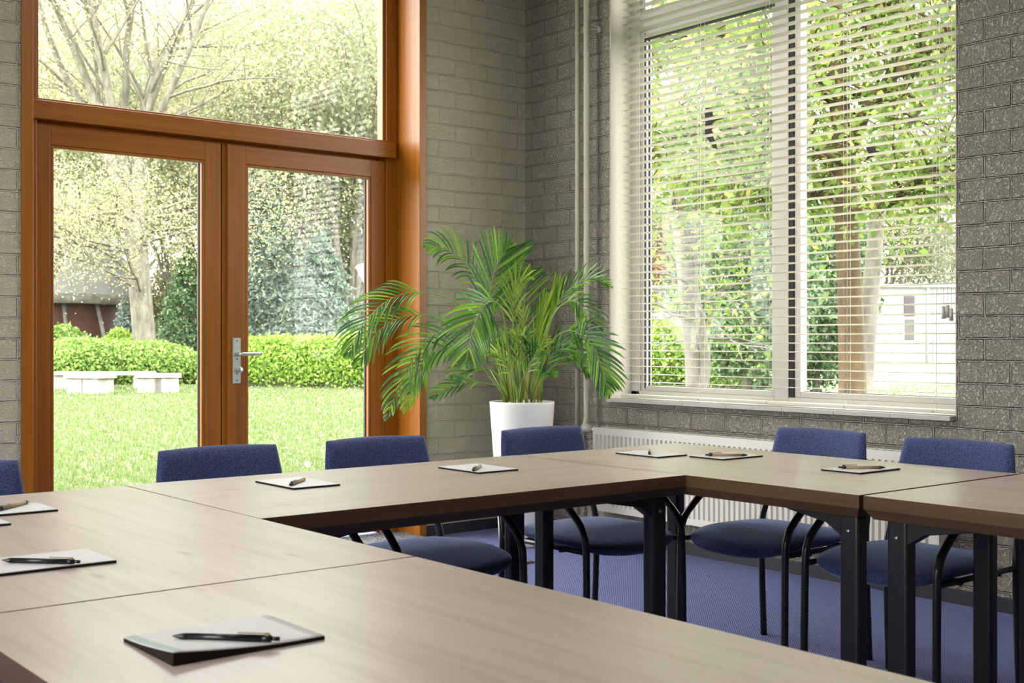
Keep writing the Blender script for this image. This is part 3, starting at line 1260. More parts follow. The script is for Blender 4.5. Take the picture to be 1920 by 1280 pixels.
def frond(pts, lmax=.24, n=34, start=.30, wid=.0085, droop=.55, ang=50, N=None, mat='palm', fold=1.0, seed=0, tipk=.35, rr=.0045):
    """pts: rachis control points (world)."""
    rnd = random.Random(seed)
    R = catmull(pts, 60)
    N = Vector(N) if N else (TOCAM * .75 + Vector((0, 0, .55)))
    N.normalize()
    mb = MB()
    rad = [rr * (1 - .75 * i / 59) for i in range(60)]
    mb.tube([p - PC for p in R], rad, 6)
    nf0 = len(mb.f)
    V, F = [], []
    n = int(n * .60)
    for k in range(n):
        t = start + (1 - start) * (k + .5) / n
        for sd in (-1, 1):
            tt = min(.995, t + sd * .006)
            i = min(int(tt * 59), 58)
            p = R[i].lerp(R[i + 1], tt * 59 - i)
            T = (R[min(i + 2, 59)] - R[max(i - 1, 0)]).normalized()
            S = T.cross(N).normalized() * sd
            s = (t - start) / (1 - start)
            L = 1.15 * lmax * (math.sin(PI * min(1, (s * .85 + .16))) ** .6) * (1 - (1 - tipk) * s ** 3) * rnd.uniform(.88, 1.08)
            a = math.radians(ang * (1 - .45 * s) + rnd.uniform(-5, 5))
            D = (T * math.cos(a) + S * math.sin(a) + N * .16 * fold).normalized()
            g = droop * rnd.uniform(.75, 1.25)
            prev = p
            dirv = D.copy()
            seg = 6
            Wv = None
            for q in range(seg + 1):
                x = q / seg
                w_ = .54 * wid * (0.35 + 1.0 * math.sin(PI * min(1, x * .8 + .12)) ** .7) if q < seg else .0004
                if q == 0:
                    w_ = wid * .15
                nrm = dirv.cross(S).cross(dirv)
                Wd = dirv.cross(N)
                if Wd.length < .2:
                    Wd = dirv.cross(T)
                Wd.normalize()
                dn = Wd.cross(dirv).normalized()
                b = prev - PC
                V += [b - Wd * w_ + dn * w_ * .35, b, b + Wd * w_ + dn * w_ * .35]
                if q < seg:
                    dirv = (dirv + Vector((0, 0, -1)) * g * x * .42).normalized()
                    prev = prev + dirv * (L / seg)
            o = len(V) - 3 * (seg + 1)
            for q in range(seg):
                a0 = o + q * 3
                F += [(a0, a0 + 1, a0 + 4, a0 + 3), (a0 + 1, a0 + 2, a0 + 5, a0 + 4)]
    b = len(mb.v)
    mb.v += [tuple(p) for p in V]
    mb.f += [tuple(b + i for i in f) for f in F]
    mb.s += [True] * len(F)
    me = bpy.data.meshes.new('frond')
    me.from_pydata(mb.v, [], mb.f)
    me.materials.append(M[mat])
    me.materials.append(M['rachis'])
    me.polygons.foreach_set('material_index', [1] * nf0 + [0] * len(F))
    me.polygons.foreach_set('use_smooth', [True] * len(mb.f))
    me.update()
    o = bpy.data.objects.new('frond', me)
    C.objects.link(o)
    o.parent = pp
    return o


UP = Vector((0, 0, 1))
B0 = dict(l=(955, 752, 6.72), m=(975, 752, 6.70), r=(995, 752, 6.72), n=(972, 756, 6.62), bk=(985, 750, 6.82))


def fr_px(base, lst, **kw):
    pts = [at(*B0[base])] + [at(*p) for p in lst]
    return frond(pts, **kw)


# the big top frond and its neighbour leaning left
fr_px('m', [(950, 690, 6.7), (918, 610, 6.66), (920, 540, 6.62), (936, 488, 6.6), (958, 458, 6.6)], lmax=.27, n=30, start=.40, droop=.06, ang=44, N=TOCAM * .95 + UP * .1 + Vector((.3, -.3, 0)), seed=1, wid=.0095)
fr_px('l', [(945, 690, 6.75), (925, 600, 6.75), (893, 520, 6.7), (845, 470, 6.62), (795, 462, 6.55)], lmax=.17, n=26, start=.55, droop=.9, ang=48, seed=2, wid=.0075)
# two long ones to the left
fr_px('l', [(935, 650, 6.6), (860, 570, 6.45), (790, 548, 6.3), (730, 562, 6.2), (680, 610, 6.1), (650, 672, 6.05)], lmax=.22, n=34, start=.50, droop=.75, ang=40, seed=3, wid=.0080)
fr_px('l', [(930, 670, 6.62), (850, 605, 6.5), (790, 590, 6.38), (735, 602, 6.28), (695, 640, 6.2), (668, 690, 6.15)], lmax=.20, n=30, start=.48, droop=.85, ang=40, seed=4, wid=.0080)
# yellow green pair hanging before the jamb
fr_px('l', [(935, 690, 6.6), (880, 628, 6.45), (820, 625, 6.35), (775, 668, 6.28), (745, 730, 6.25), (722, 790, 6.25)], lmax=.19, n=32, start=.36, droop=.6, ang=42, mat='palm', seed=5, wid=.0085)
fr_px('l', [(930, 700, 6.68), (860, 650, 6.6), (805, 668, 6.5), (775, 715, 6.42), (758, 775, 6.4)], lmax=.17, n=28, start=.42, droop=.5, ang=44, mat='palm_young', seed=6, wid=.0082)
fr_px('l', [(925, 715, 6.5), (870, 655, 6.4), (815, 660, 6.3), (780, 700, 6.25), (765, 740, 6.22)], lmax=.17, n=26, start=.36, droop=.6, ang=42, seed=7, wid=.0080)
# small low left ones
fr_px('l', [(935, 725, 6.6), (885, 716, 6.5), (845, 726, 6.42), (808, 748, 6.38)], lmax=.13, n=16, start=.42, droop=.35, ang=34, seed=8, wid=.0070)
fr_px('bk', [(930, 700, 6.95), (890, 690, 6.98), (845, 708, 6.98)], lmax=.14, n=14, start=.5, droop=.8, ang=42, seed=9)
# centre frond arching towards the camera
fr_px('n', [(955, 660, 6.5), (940, 580, 6.35), (916, 566, 6.22), (894, 596, 6.12), (880, 645, 6.06), (872, 690, 6.04)], lmax=.22, n=38, start=.42, droop=.45, ang=50, N=TOCAM + UP * .3, seed=10, wid=.0090)
fr_px('m', [(966, 660, 6.66), (962, 590, 6.64), (968, 540, 6.62), (992, 518, 6.58)], lmax=.17, n=20, start=.42, droop=.5, ang=30, mat='palm_young', seed=12)
# middle rear
fr_px('bk', [(988, 680, 6.85), (982, 610, 6.9), (985, 545, 6.92), (1000, 500, 6.9)], lmax=.20, n=22, start=.40, droop=.25, ang=50, seed=13, N=TOCAM)
# folded yellow spears at right
fr_px('r', [(1005, 690, 6.7), (1022, 620, 6.68), (1038, 565, 6.66), (1048, 535, 6.65)], lmax=.20, n=20, start=.35, droop=.05, ang=12, mat='palm_young', seed=14, wid=.0075)
fr_px('r', [(1000, 690, 6.66), (1012, 610, 6.62), (1028, 550, 6.6)], lmax=.18, n=16, start=.40, droop=.05, ang=14, mat='palm_young', seed=15, wid=.0070)
# right top arc
fr_px('r', [(1010, 680, 6.68), (1030, 600, 6.62), (1065, 545, 6.55), (1110, 522, 6.45), (1150, 540, 6.36)], lmax=.15, n=24, start=.42, droop=.25, ang=30, seed=16, wid=.0070)
# white hanging one in the upper right
fr_px('r', [(1010, 680, 6.6), (1030, 605, 6.5), (1062, 565, 6.42), (1092, 575, 6.34), (1108, 620, 6.3), (1112, 650, 6.3)], lmax=.14, n=24, start=.50, droop=.8, ang=46, seed=17, wid=.0080)
# big right drooping
fr_px('r', [(1012, 700, 6.55), (1035, 640, 6.45), (1070, 620, 6.34), (1108, 645, 6.25), (1130, 695, 6.2), (1142, 745, 6.2)], lmax=.20, n=30, start=.47, droop=.35, ang=46, seed=18, wid=.0105, N=TOCAM + Vector((.35, -.35, .2)))
# lower right cluster
fr_px('r', [(1020, 710, 6.75), (1050, 672, 6.78), (1085, 672, 6.75), (1112, 705, 6.7)], lmax=.17, n=24, start=.35, droop=.7, ang=44, seed=19)
fr_px('r', [(1010, 712, 6.6), (1035, 665, 6.58), (1065, 655, 6.55), (1100, 690, 6.5)], lmax=.15, n=20, start=.35, droop=.6, ang=40, seed=20)
fr_px('bk', [(1010, 700, 6.85), (1040, 650, 6.85), (1080, 640, 6.8)], lmax=.15, n=20, start=.4, droop=.7, ang=45, seed=21)
fr_px('r', [(1005, 722, 6.6), (1020, 700, 6.55), (1045, 700, 6.5)], lmax=.10, n=12, start=.4, droop=.4, ang=36, seed=22)
# inner young ones
for k, (bx_, lst) in enumerate([
        ('m', [(968, 700, 6.6), (955, 655, 6.55), (935, 630, 6.5)]), ('m', [(972, 700, 6.6), (975, 650, 6.55), (965, 615, 6.5)]),
        ('m', [(985, 705, 6.6), (995, 660, 6.55), (985, 625, 6.5)]), ('n', [(965, 715, 6.5), (940, 670, 6.42), (920, 660, 6.38)]),
        ('n', [(980, 712, 6.52), (1000, 670, 6.45), (1010, 650, 6.4)]), ('r', [(1000, 705, 6.62), (1012, 660, 6.6), (1030, 630, 6.55)]),
        ('l', [(950, 700, 6.7), (930, 650, 6.7), (915, 620, 6.68)]), ('m', [(975, 690, 6.66), (985, 620, 6.66), (975, 570, 6.64)])]):
    fr_px(bx_, lst, lmax=.12, n=14, start=.38, droop=.45, ang=38, mat='palm_young' if k % 2 else 'palm', seed=30 + k, wid=.0065, rr=.0035)
# canes
rnd = random.Random(5)
for k in range(26):
    a = rnd.uniform(0, 2 * PI)
    r = .11 * math.sqrt(rnd.random())
    b = Vector((r * math.cos(a), r * math.sin(a), .765))
    lean = Vector((math.cos(a), math.sin(a), 0)) * rnd.uniform(.02, .10) + Vector((rnd.uniform(-.04, .04), rnd.uniform(-.04, .04), 0))
    h = rnd.uniform(.16, .46)
    MB().tube([b, b + lean * .4 + UP * h * .5, b + lean + UP * h], [.0065, .0050, .0030], 7).build('stem', M['cane'] if k % 3 else M['rachis'], pp)

# ------------------------------------------------------------------ garden
GZ = -.10
struct(MB().box(-90, 160, YW + .34, 170, GZ - .1, GZ).box(XW + .30, 160, -60, YW + .34, GZ - .1, GZ).box(-90, XB - .3, -60, YW + .34, GZ - .1, GZ).box(XB - .3, XW + .30, -60, YB - .3, GZ - .1, GZ).build('ground', M['lawn']))
struct(MB().box(XB - .35, XW + .35, YB - .35, YW + .35, GZ - .1, -.001).build('trim_2', M['baseboard']))


def gp_at(u, d):
    """ground point seen in column u at distance d"""
    a = (u - 960) / 2271.6
    return Vector((d * (FX + FY * a), d * (FY - FX * a), GZ))


rng = np.random.default_rng(7)


def rand_dirs(n, r=rng):
    v = r.normal(size=(n, 3))
    return v / np.linalg.norm(v, axis=1)[:, None]


def leaves_from_points(P, size, r=rng, up=0.35, aspect=.62):
    """one kite-shaped leaf per point"""
    n = len(P)
    a = rand_dirs(n, r)
    nn_ = rand_dirs(n, r)
    nn_[:, 2] += up * np.sign(r.random(n) - .1)
    b = np.cross(nn_, a)
    b /= np.linalg.norm(b, axis=1)[:, None] + 1e-9
    s = (size * r.uniform(.6, 1.35, n))[:, None]
    V = np.empty((n, 4, 3))
    V[:, 0] = P - a * s * .5
    V[:, 1] = P + b * s * aspect * .5
    V[:, 2] = P + a * s * .5
    V[:, 3] = P - b * s * aspect * .5
    return V.reshape(-1, 3)


def grow_tree(seed, h, r0, leaders, spread, levels=3, trunk=3.0, kids=6, wander=.12, up=.25, droop=0.0, leanv=(0, 0), minr=.006, low=0, limb=.6):
    """returns tubes [(pts, radii)] and twig points"""
    rnd = random.Random(seed)
    tubes, twigs = [], []

    def branch(p, d, L, r, lev):
        n = 9 if lev < 2 else 6
        pts = [p.copy()]
        dirs = []
        dd = d.normalized()
        for i in range(n):
            dd = (dd + Vector((rnd.gauss(0, wander), rnd.gauss(0, wander), rnd.gauss(0, wander) + (up if lev <= 1 else up * .25) * .12 - droop * .1 * lev)))
            dd.normalize()
            pts.append(pts[-1] + dd * L / n)
            dirs.append(dd.copy())
        rad = [max(minr, r * (1 - .82 * i / n)) for i in range(n + 1)]
        tubes.append((pts, rad, lev))
        if lev >= levels:
            for q in pts[1:]:
                twigs.append(q)
            return
        kk = kids if lev else leaders + 3
        for k in range(kk):
            t = rnd.uniform(.22, .98) if lev else rnd.uniform(.35, .95)
            i = min(int(t * n), n - 1)
            q = pts[i].lerp(pts[i + 1], t * n - i)
            ax = Vector((rnd.gauss(0, 1), rnd.gauss(0, 1), rnd.gauss(0, .6)))
            ax = (ax - dirs[i] * ax.dot(dirs[i])).normalized()
            a = rnd.uniform(.5, 1.05)
            nd = dirs[i] * math.cos(a) + ax * math.sin(a)
            branch(q, nd, L * rnd.uniform(.38, .62), max(minr, rad[i] * .5), lev + 1)
        if lev >= 1:
            for q in pts[n // 2:]:
                twigs.append(q)

    top = Vector((leanv[0], leanv[1], trunk))
    tp = [Vector((0, 0, -.1)), Vector((0, 0, .15)), top * .33, top * .66, top]
    tubes.append((catmull(tp, 10), [r0 * 1.45, r0 * 1.12, r0 * 1.03, r0, r0 * .97, r0 * .95, r0 * .93, r0 * .92, r0 * .95, r0 * 1.0], 0))
    for k in range(leaders):
        a = 2 * PI * (k + rnd.uniform(-.3, .3)) / leaders
        sp = spread * rnd.uniform(.5, 1.25) * (0.25 if k == 0 else 1)
        d = Vector((math.cos(a) * sp, math.sin(a) * sp, 1))
        branch(top - UP * rnd.uniform(0, trunk * .12), d, (h - trunk) * rnd.uniform(.8, 1.05), r0 * limb, 1)
    for k in range(low):
        a = 2 * PI * rnd.random()
        tt = rnd.uniform(.42, .95)
        branch(top * tt, Vector((math.cos(a), math.sin(a), .15)), (h - trunk) * rnd.uniform(.3, .5), r0 * .16, 2)
    return tubes, twigs


def tree_obj(name, label, loc, tubes, twigs, barkm, leafm, nleaf, size, scatter, seed, group=None, rz=0):
    t = thing(name, label, 'tree', loc, rz, group)
    mb = MB()
    for pts, rad, lev in tubes:
        mb.tube(pts, rad, 10 if lev == 0 else (7 if lev == 1 else 4), caps=False)
    mb.build('trunk', barkm, t)
    r = np.random.default_rng(seed)
    T = np.array([tuple(p) for p in twigs])
    idx = r.integers(0, len(T), nleaf)
    P = T[idx] + r.normal(size=(nleaf, 3)) * scatter
    quads_obj('foliage', leaves_from_points(P, size, r), leafm, t)
    return t


M['bark_grey'] = bark_mat('grey_green_bark', (.075, .066, .050), (.18, .16, .125))
M['bark_pale'] = bark_mat('pale_bark', (.085, .070, .062), (.20, .175, .16), 5)
M['bark_orange'] = bark_mat('orange_brown_bark', (.036, .022, .009), (.095, .058, .025), 8)
M['leaf_spring'] = leaf_mat('spring_leaf', [(0, (.24, .26, .11)), (.5, (.34, .34, .18)), (.8, (.38, .34, .22)), (1, (.40, .32, .24))], .5)
M['leaf_mid'] = leaf_mat('pale_green_leaf', [(0, (.17, .195, .11)), (.5, (.255, .275, .165)), (1, (.33, .33, .22))], .5)
M['leaf_maple'] = leaf_mat('maple_leaf', [(0, (.08, .14, .025)), (.5, (.15, .22, .045)), (.9, (.25, .29, .075)), (1, (.32, .26, .09))], .6)
M['leaf_dark'] = leaf_mat('dark_evergreen_leaf', [(0, (.035, .07, .03)), (.6, (.085, .14, .06)), (1, (.18, .25, .12))], .2, .4)
M['leaf_blue'] = leaf_mat('blue_conifer_needle', [(0, (.10, .14, .11)), (.6, (.175, .225, .18)), (1, (.26, .31, .24))], .3)
M['leaf_hedge'] = leaf_mat('hedge_leaf', [(0, (.10, .19, .03)), (.5, (.22, .34, .05)), (1, (.36, .48, .10))], .45)
M['leaf_hedge2'] = leaf_mat('shrub_leaf', [(0, (.09, .17, .035)), (.5, (.19, .29, .06)), (1, (.32, .42, .13))], .45)
M['leaf_pink'] = leaf_mat('copper_leaf', [(0, (.26, .14, .10)), (.5, (.36, .22, .16)), (1, (.30, .28, .14))], .45)
M['core'] = simple('shrub_core', (.035, .045, .015), 1)
M['concrete'] = simple('weathered_concrete', (.20, .185, .165), .9, noise=.35, nscale=4, bump=.01)
M['bwall'] = simple('white_painted_brickwork', (.165, .158, .158), .9, noise=.03, nscale=2)
M['bdark'] = simple('dark_panel', (.028, .022, .024), .5)
M['bglass'] = simple('dark_pane', (.035, .033, .028), .15, noise=.3, nscale=1)
M['dome'] = simple('dome_roofing', (.32, .31, .30), .9, noise=.12, nscale=1.5)
M['brown'] = simple('brown_timber', (.10, .04, .03), .7, noise=.2, nscale=3)

# main spring tree, seen through the doors
tb_, tw = grow_tree(11, 17.5, .36, 8, .62, trunk=5.9, kids=7, wander=.11, up=.4, leanv=(-.38, .31), low=16, limb=.45)
tree_obj('spring_tree', 'old grey tree with fanning limbs and sparse yellow spring leaves behind the benches', gp_at(277, 38), tb_, tw, M['bark_grey'], M['leaf_spring'], 70000, .085, .38, 1)

# backdrop trees: three kinds, copied
kinds = []
for k, (sd, lm, h) in enumerate(((21, 'leaf_mid', 15), (22, 'leaf_spring', 14), (23, 'leaf_mid', 17))):
    tb_, tw = grow_tree(sd, h, .24, 6, .5, trunk=2.2, kids=6, wander=.14, up=.2)
    kinds.append(tree_obj('woodland_tree', '', (0, 0, GZ), tb_, tw, M['bark_grey'], M[lm], 30000, .19, .75, 50 + k, 'woodland trees beyond the lawn'))
spots = [(110, 66, 0, 1.0, 'pale woodland tree rising over the domed roof'), (215, 74, 2, 1.0, 'pale woodland tree behind the old spring tree, left side'),
         (345, 62, 1, 1.0, 'yellowish woodland tree just right of the old spring tree'), (415, 56, 2, .95, 'pale woodland tree hidden partly by the door meeting stiles'),
         (520, 60, 0, 1.05, 'green woodland tree above the clipped hedge, left part of right door'), (590, 52, 1, .95, 'yellowish woodland tree in the middle of the right door pane'),
         (665, 46, 2, .95, 'bright woodland tree at the right of the upper pane'), (730, 54, 0, 1.1, 'woodland tree behind the right door jamb'),
         (40, 50, 1, .9, 'yellowish woodland tree at the far left above the transom'),
         (1190, 84, 0, .9, 'woodland tree behind the left casement edge'), (1300, 86, 2, .95, 'woodland tree above the low white building, left casement'),
         (1420, 84, 0, 1.0, 'woodland tree above the low white building, by the mullion'), (1540, 78, 1, .9, 'yellowish woodland tree over the low white building'),
         (1660, 80, 2, .85, 'woodland tree over the white building, right casement'), (1780, 82, 0, .8, 'woodland tree over the white building at right window edge')]
used = set()
for i, (u, d, k, s, lab) in enumerate(spots):
    g = gp_at(u, d)
    if k in used:
        o = dup(kinds[k], g, i * 1.7, lab)
    else:
        used.add(k)
        o = kinds[k]
        o.location = g
        o.rotation_euler = (0, 0, i * 1.7)
        o['label'] = lab
    o.scale = (s, s, s)


def conifer(label, loc, h, rad, mat, n, size, seed, group=None, name='conifer_tree'):
    t = thing(name, label, 'tree', loc, 0, group)
    MB().tube([(0, 0, -.1), (0, 0, h * .9)], [rad * .07, .02], 8).build('trunk', M['bark_grey'], t)
    r = np.random.default_rng(seed)
    z = r.random(n) ** 1.3
    lay = (z * 14) % 1
    rr = rad * (1 - z) ** .8 * (0.55 + .45 * (1 - lay)) * np.sqrt(r.uniform(.25, 1, n))
    a = r.random(n) * 2 * np.pi
    rr *= 1 + .22 * np.sin(a * 5 + z * 30)
    P = np.stack([rr * np.cos(a), rr * np.sin(a), .15 + z * h - .28 * rr], 1)
    P[:, 2] = np.maximum(P[:, 2], .05)
    quads_obj('foliage', leaves_from_points(P, size, r, aspect=.4), mat, t)
    return t


conifer('blue green conifer behind the hedge, left in the right door pane', gp_at(495, 44), 8.5, 2.6, M['leaf_blue'], 26000, .17, 61)
conifer('broad blue conifer behind the hedge in the middle of right door pane', gp_at(600, 42), 5.0, 2.7, M['leaf_blue'], 26000, .16, 62)
conifer('dark conifer to the right of the old tree trunk', gp_at(352, 44), 4.6, 2.0, M['leaf_dark'], 18000, .15, 63)
conifer('small dark conifer in front of the domed building', gp_at(232, 46), 2.7, 1.0, M['leaf_blue'], 7000, .13, 64)


def shrub(name, label, cat, a, b, depth, h, mat, n, size, seed, waves=.12, z0=0.0, rmin=.82, core=True):
    """hedge between ground points a and b"""
    t = thing(name, label, cat, (a + b) / 2)
    c = (a + b) / 2
    L = (b - a).length
    ux = (b - a).normalized()
    uy = Vector((-ux.y, ux.x, 0))
    r = np.random.default_rng(seed)
    x = r.uniform(-L / 2, L / 2, n)
    sel = r.random(n)
    hh = h * (1 + waves * np.sin(x * 2.1 + seed) * .6 + waves * np.sin(x * .9 + seed * 2))
    endf = np.clip((L / 2 - np.abs(x)) / (depth * .5), 0, 1) ** .5
    th = r.uniform(0, np.pi, n)
    rad = r.uniform(rmin, 1.03, n)
    y = np.cos(th) * depth / 2 * rad
    z = z0 + (np.sin(th) ** .55) * hh * rad * (.55 + .45 * endf)
    P = np.stack([x * ux.x + y * uy.x, x * ux.y + y * uy.y, z], 1) + r.normal(size=(n, 3)) * size * .5
    quads_obj('foliage', leaves_from_points(P, size, r, up=.6), mat, t)
    if not core:
        return t
    m_ = MB()
    V, F = [], []
    N1, N2 = 24, 9
    for i in range(N1):
        xx = -L / 2 + L * i / (N1 - 1)
        ef = min(1, max(0.0, (L / 2 - abs(xx)) / (depth * .5))) ** .5
        for j in range(N2):
            th_ = PI * j / (N2 - 1)
            yy = math.cos(th_) * depth * .42
            zz = (math.sin(th_) ** .55) * h * .84 * (.45 + .55 * ef)
            V.append((xx * ux.x + yy * uy.x, xx * ux.y + yy * uy.y, zz))
    for i in range(N1 - 1):
        for j in range(N2 - 1):
            q = i * N2 + j
            F.append((q, q + 1, q + N2 + 1, q + N2))
    m_.add(V, F, True)
    m_.build('core', M['core'], t)
    return t


shrub('clipped_hedge', 'bright green clipped hedge across the lawn in the right door pane', 'hedge', gp_at(405, 33.5), gp_at(760, 31), 1.5, 1.30, M['leaf_hedge'], 36000, .105, 3, .03)
shrub('spreading_shrub', 'wide loose green shrub bank right behind the concrete benches', 'shrub', gp_at(20, 33), gp_at(385, 36), 3.2, 1.10, M['leaf_hedge2'], 40000, .11, 4, .10)
shrub('spreading_shrub', 'round green shrub against the brown wall of the domed building', 'shrub', gp_at(75, 41), gp_at(165, 41), 1.8, 2.1, M['leaf_hedge2'], 12000, .12, 5, .15)
shrub('spreading_shrub', 'yellow green shrub between the domed building and old tree trunk', 'shrub', gp_at(185, 42), gp_at(245, 42), 1.4, 1.9, M['leaf_hedge'], 7000, .12, 6, .2)
shrub('clipped_hedge', 'bright green hedge low in the left window casement', 'hedge', gp_at(1170, 34), gp_at(1300, 34), 1.5, 1.65, M['leaf_hedge'], 16000, .11, 7, .04)
shrub('clipped_hedge', 'yellow green hedge between the pale trunks and the mullion', 'hedge', gp_at(1320, 33), gp_at(1448, 31), 1.4, 1.55, M['leaf_hedge2'], 16000, .11, 8, .12)
#COPPER
shrub('copper_bush', 'pinkish brown shrub rising above the white building, left casement', 'shrub', gp_at(1200, 82), gp_at(1330, 82), 5.0, 11.5, M['leaf_pink'], 26000, .24, 9, .15, rmin=.1, core=False)
WE = 'woodland edge shrubs beyond the lawn'
for (u0, u1, d, h, mk, nn_, sd, lab) in ((-20, 190, 62, 6.5, 'leaf_mid', 22000, 71, 'tall pale shrub mass behind the domed building'), (250, 430, 68, 7.0, 'leaf_spring', 26000, 72, 'tall yellowish shrub mass behind the old spring tree'), (400, 590, 56, 6.5, 'leaf_mid', 24000, 73, 'tall green shrub mass behind the conifers, left part of right door'), (570, 800, 50, 7.0, 'leaf_mid', 26000, 74, 'tall green shrub mass at the right of the right door pane'), (1120, 1900, 96, 10.0, 'leaf_mid', 40000, 75, 'long pale shrub mass far behind the white building')):
    tt_ = shrub('woodland_bush', lab, 'shrub', gp_at(u0, d), gp_at(u1, d), 4.0, h, M[mk], nn_, .20, sd, .2, rmin=.15, core=False)
    tt_['group'] = WE

# garden benches of thick concrete slabs


def bench(label, u, d, L, rz):
    t = thing('concrete_bench', label, 'bench', gp_at(u, d), rz, 'concrete benches on the lawn')
    MB().box(-L / 2, L / 2, -.28, .28, .36, .46).build('seat_slab', M['concrete'], t, bevel=.01)
    for s in (-1, 1):
        MB().box(s * (L / 2 - .06) - .55 * (s > 0), s * (L / 2 - .06) + .55 * (s < 0), -.24, .24, -.05, .36).build('support_block', M['concrete'], t, bevel=.01)
    return t


view_rz = math.atan2(FY, FX) - PI / 2
bench('weathered concrete bench at left, square end block towards the doors', 169, 28.0, 1.15, view_rz - .5)
bench('weathered concrete bench at right of the pair before the shrub bank', 297, 28.5, 1.05, view_rz + .25)
tag(MB().box(-1.25, 1.25, -.25, .25, .36, .45).box(-1.2, -.8, -.2, .2, -.05, .36).box(.8, 1.2, -.2, .2, -.05, .36).build('concrete_bench', M['concrete'], bevel=.01),
    'long low concrete slab joining the two benches behind', 'bench', 'concrete benches on the lawn')
o = bpy.data.objects['concrete_bench.002'] if 'concrete_bench.002' in bpy.data.objects else None
if o:
    o.location = gp_at(195, 30.5)
    o.rotation_euler = (0, 0, view_rz)

# domed building
dl = thing('domed_building', 'low building with a pale domed roof at the left behind the shrubs', 'building', gp_at(62, 56))
n = 40
prof = []
for k in range(15):
    a = PI / 2 * k / 14
    prof.append((4.75 * math.cos(a) ** .75 if k < 14 else .001, 3.25 + 3.1 * math.sin(a)))
MB().lathe(prof, n=n).build('dome_roof', M['dome'], dl)
MB().lathe([(4.2, 2.85), (4.85, 2.85), (4.85, 3.27), (4.6, 3.29)], n=n).build('eave', M['concrete'], dl)
MB().lathe([(3.9, 0), (3.9, 2.86)], n=n).build('wall', M['brown'], dl)
m = MB()
for k in range(16):
    a = 2 * PI * k / 16
    m.tube([(4.1 * math.cos(a), 4.1 * math.sin(a), 2.9), (5.0 * math.cos(a), 5.0 * math.sin(a), 0)], .09, 6)
m.build('raking_post', M['concrete'], dl)

# white building beyond the right window
wb = thing('white_building', 'long low white brick building with dark panelled windows beyond right window', 'building', gp_at(1500, 66), view_rz)
ang = 0


def bxp(u, dd=66.0):
    """x on the facade for column u"""
    a = (u - 960) / 2271.6
    b = (1500 - 960) / 2271.6
    return (a - b) * dd


def bz(v, dd=66.0):
    return EYE + (638.15 - v) / 2271.6 * dd - GZ


MB().box(bxp(1585), bxp(1960), 0, 8, 0, bz(538)).build('wall', M['bwall'], wb)
MB().box(bxp(1150), bxp(1600), 3.0, 11, 0, bz(536)).build('wall', M['bwall'], wb)
MB().box(bxp(1583), bxp(1962), -.15, 8.1, bz(538), bz(533)).box(bxp(1148), bxp(1602), 2.85, 11.1, bz(536), bz(531)).build('roof_edge', M['white'], wb)


def bwin(u0, u1, v0, v1, y, dark=None):
    f = MB().box(bxp(u0) - .12, bxp(u1) + .12, y - .06, y + .02, bz(v1) - .12, bz(v0) + .12).build('window', M['white'], wb)
    MB().box(bxp(u0), bxp(u1), y - .08, y - .05, bz(v1), bz(v0)).build('pane', M['bglass'], f)
    if dark:
        MB().box(bxp(u0), bxp(u1), y - .08, y + .02, bz(dark[1]), bz(dark[0])).build('panel', M['bdark'], wb)


bwin(1695, 1714, 598, 638, 0, (555, 592))
bwin(1216, 1247, 590, 620, 3, (543, 582))
bwin(1344, 1371, 590, 612, 3)
bwin(1480, 1500, 590, 612, 3)
MB().tube([(bxp(1739), -.08, 0), (bxp(1739), -.08, bz(540))], .06, 8).build('downpipe', M['white'], wb)

# maple close to the right window
rnd = random.Random(3)


def hand_tree(name, label, loc, limbs, barkm, leafm, nleaf, size, scatter, seed, kids=4, sub=.35):
    """limbs: list of (pts, r0, r1) in local coordinates"""
    rn = random.Random(seed)
    tubes, twigs = [], []
    for li, (pts, r0, r1) in enumerate(limbs):
        P_ = catmull(pts, 16)
        tubes.append((P_, [r0 + (r1 - r0) * i / 15 for i in range(16)], 0 if li == 0 else 1))
        if li == 0:
            rng_i = range(9, 16)
        else:
            rng_i = range(4, 16)
        for i in rng_i:
            for k in range(kids if li else 1):
                T = (P_[min(i + 1, 15)] - P_[max(i - 1, 0)]).normalized()
                d = (T * .4 + Vector((rn.gauss(0, 1), rn.gauss(0, 1), rn.gauss(0, .6)))).normalized()
                L = rn.uniform(.5, 1.6)
                q = [P_[i]]
                for s in range(5):
                    d = (d + Vector((rn.gauss(0, .2), rn.gauss(0, .2), rn.gauss(0, .15) - .03))).normalized()
                    q.append(q[-1] + d * L / 5)
                tubes.append((q, [max(.004, r1 * .6 * (1 - j / 7)) for j in range(6)], 2))
                twigs += q[1:]
    return tree_obj(name, label, loc, tubes, twigs, barkm, leafm, nleaf, size, scatter, seed)


def loc_pts(base_u, d, lst):
    """list of (u, v, depth) -> local to the ground point"""
    g = gp_at(base_u, d)
    return [at(*p) - g for p in lst]


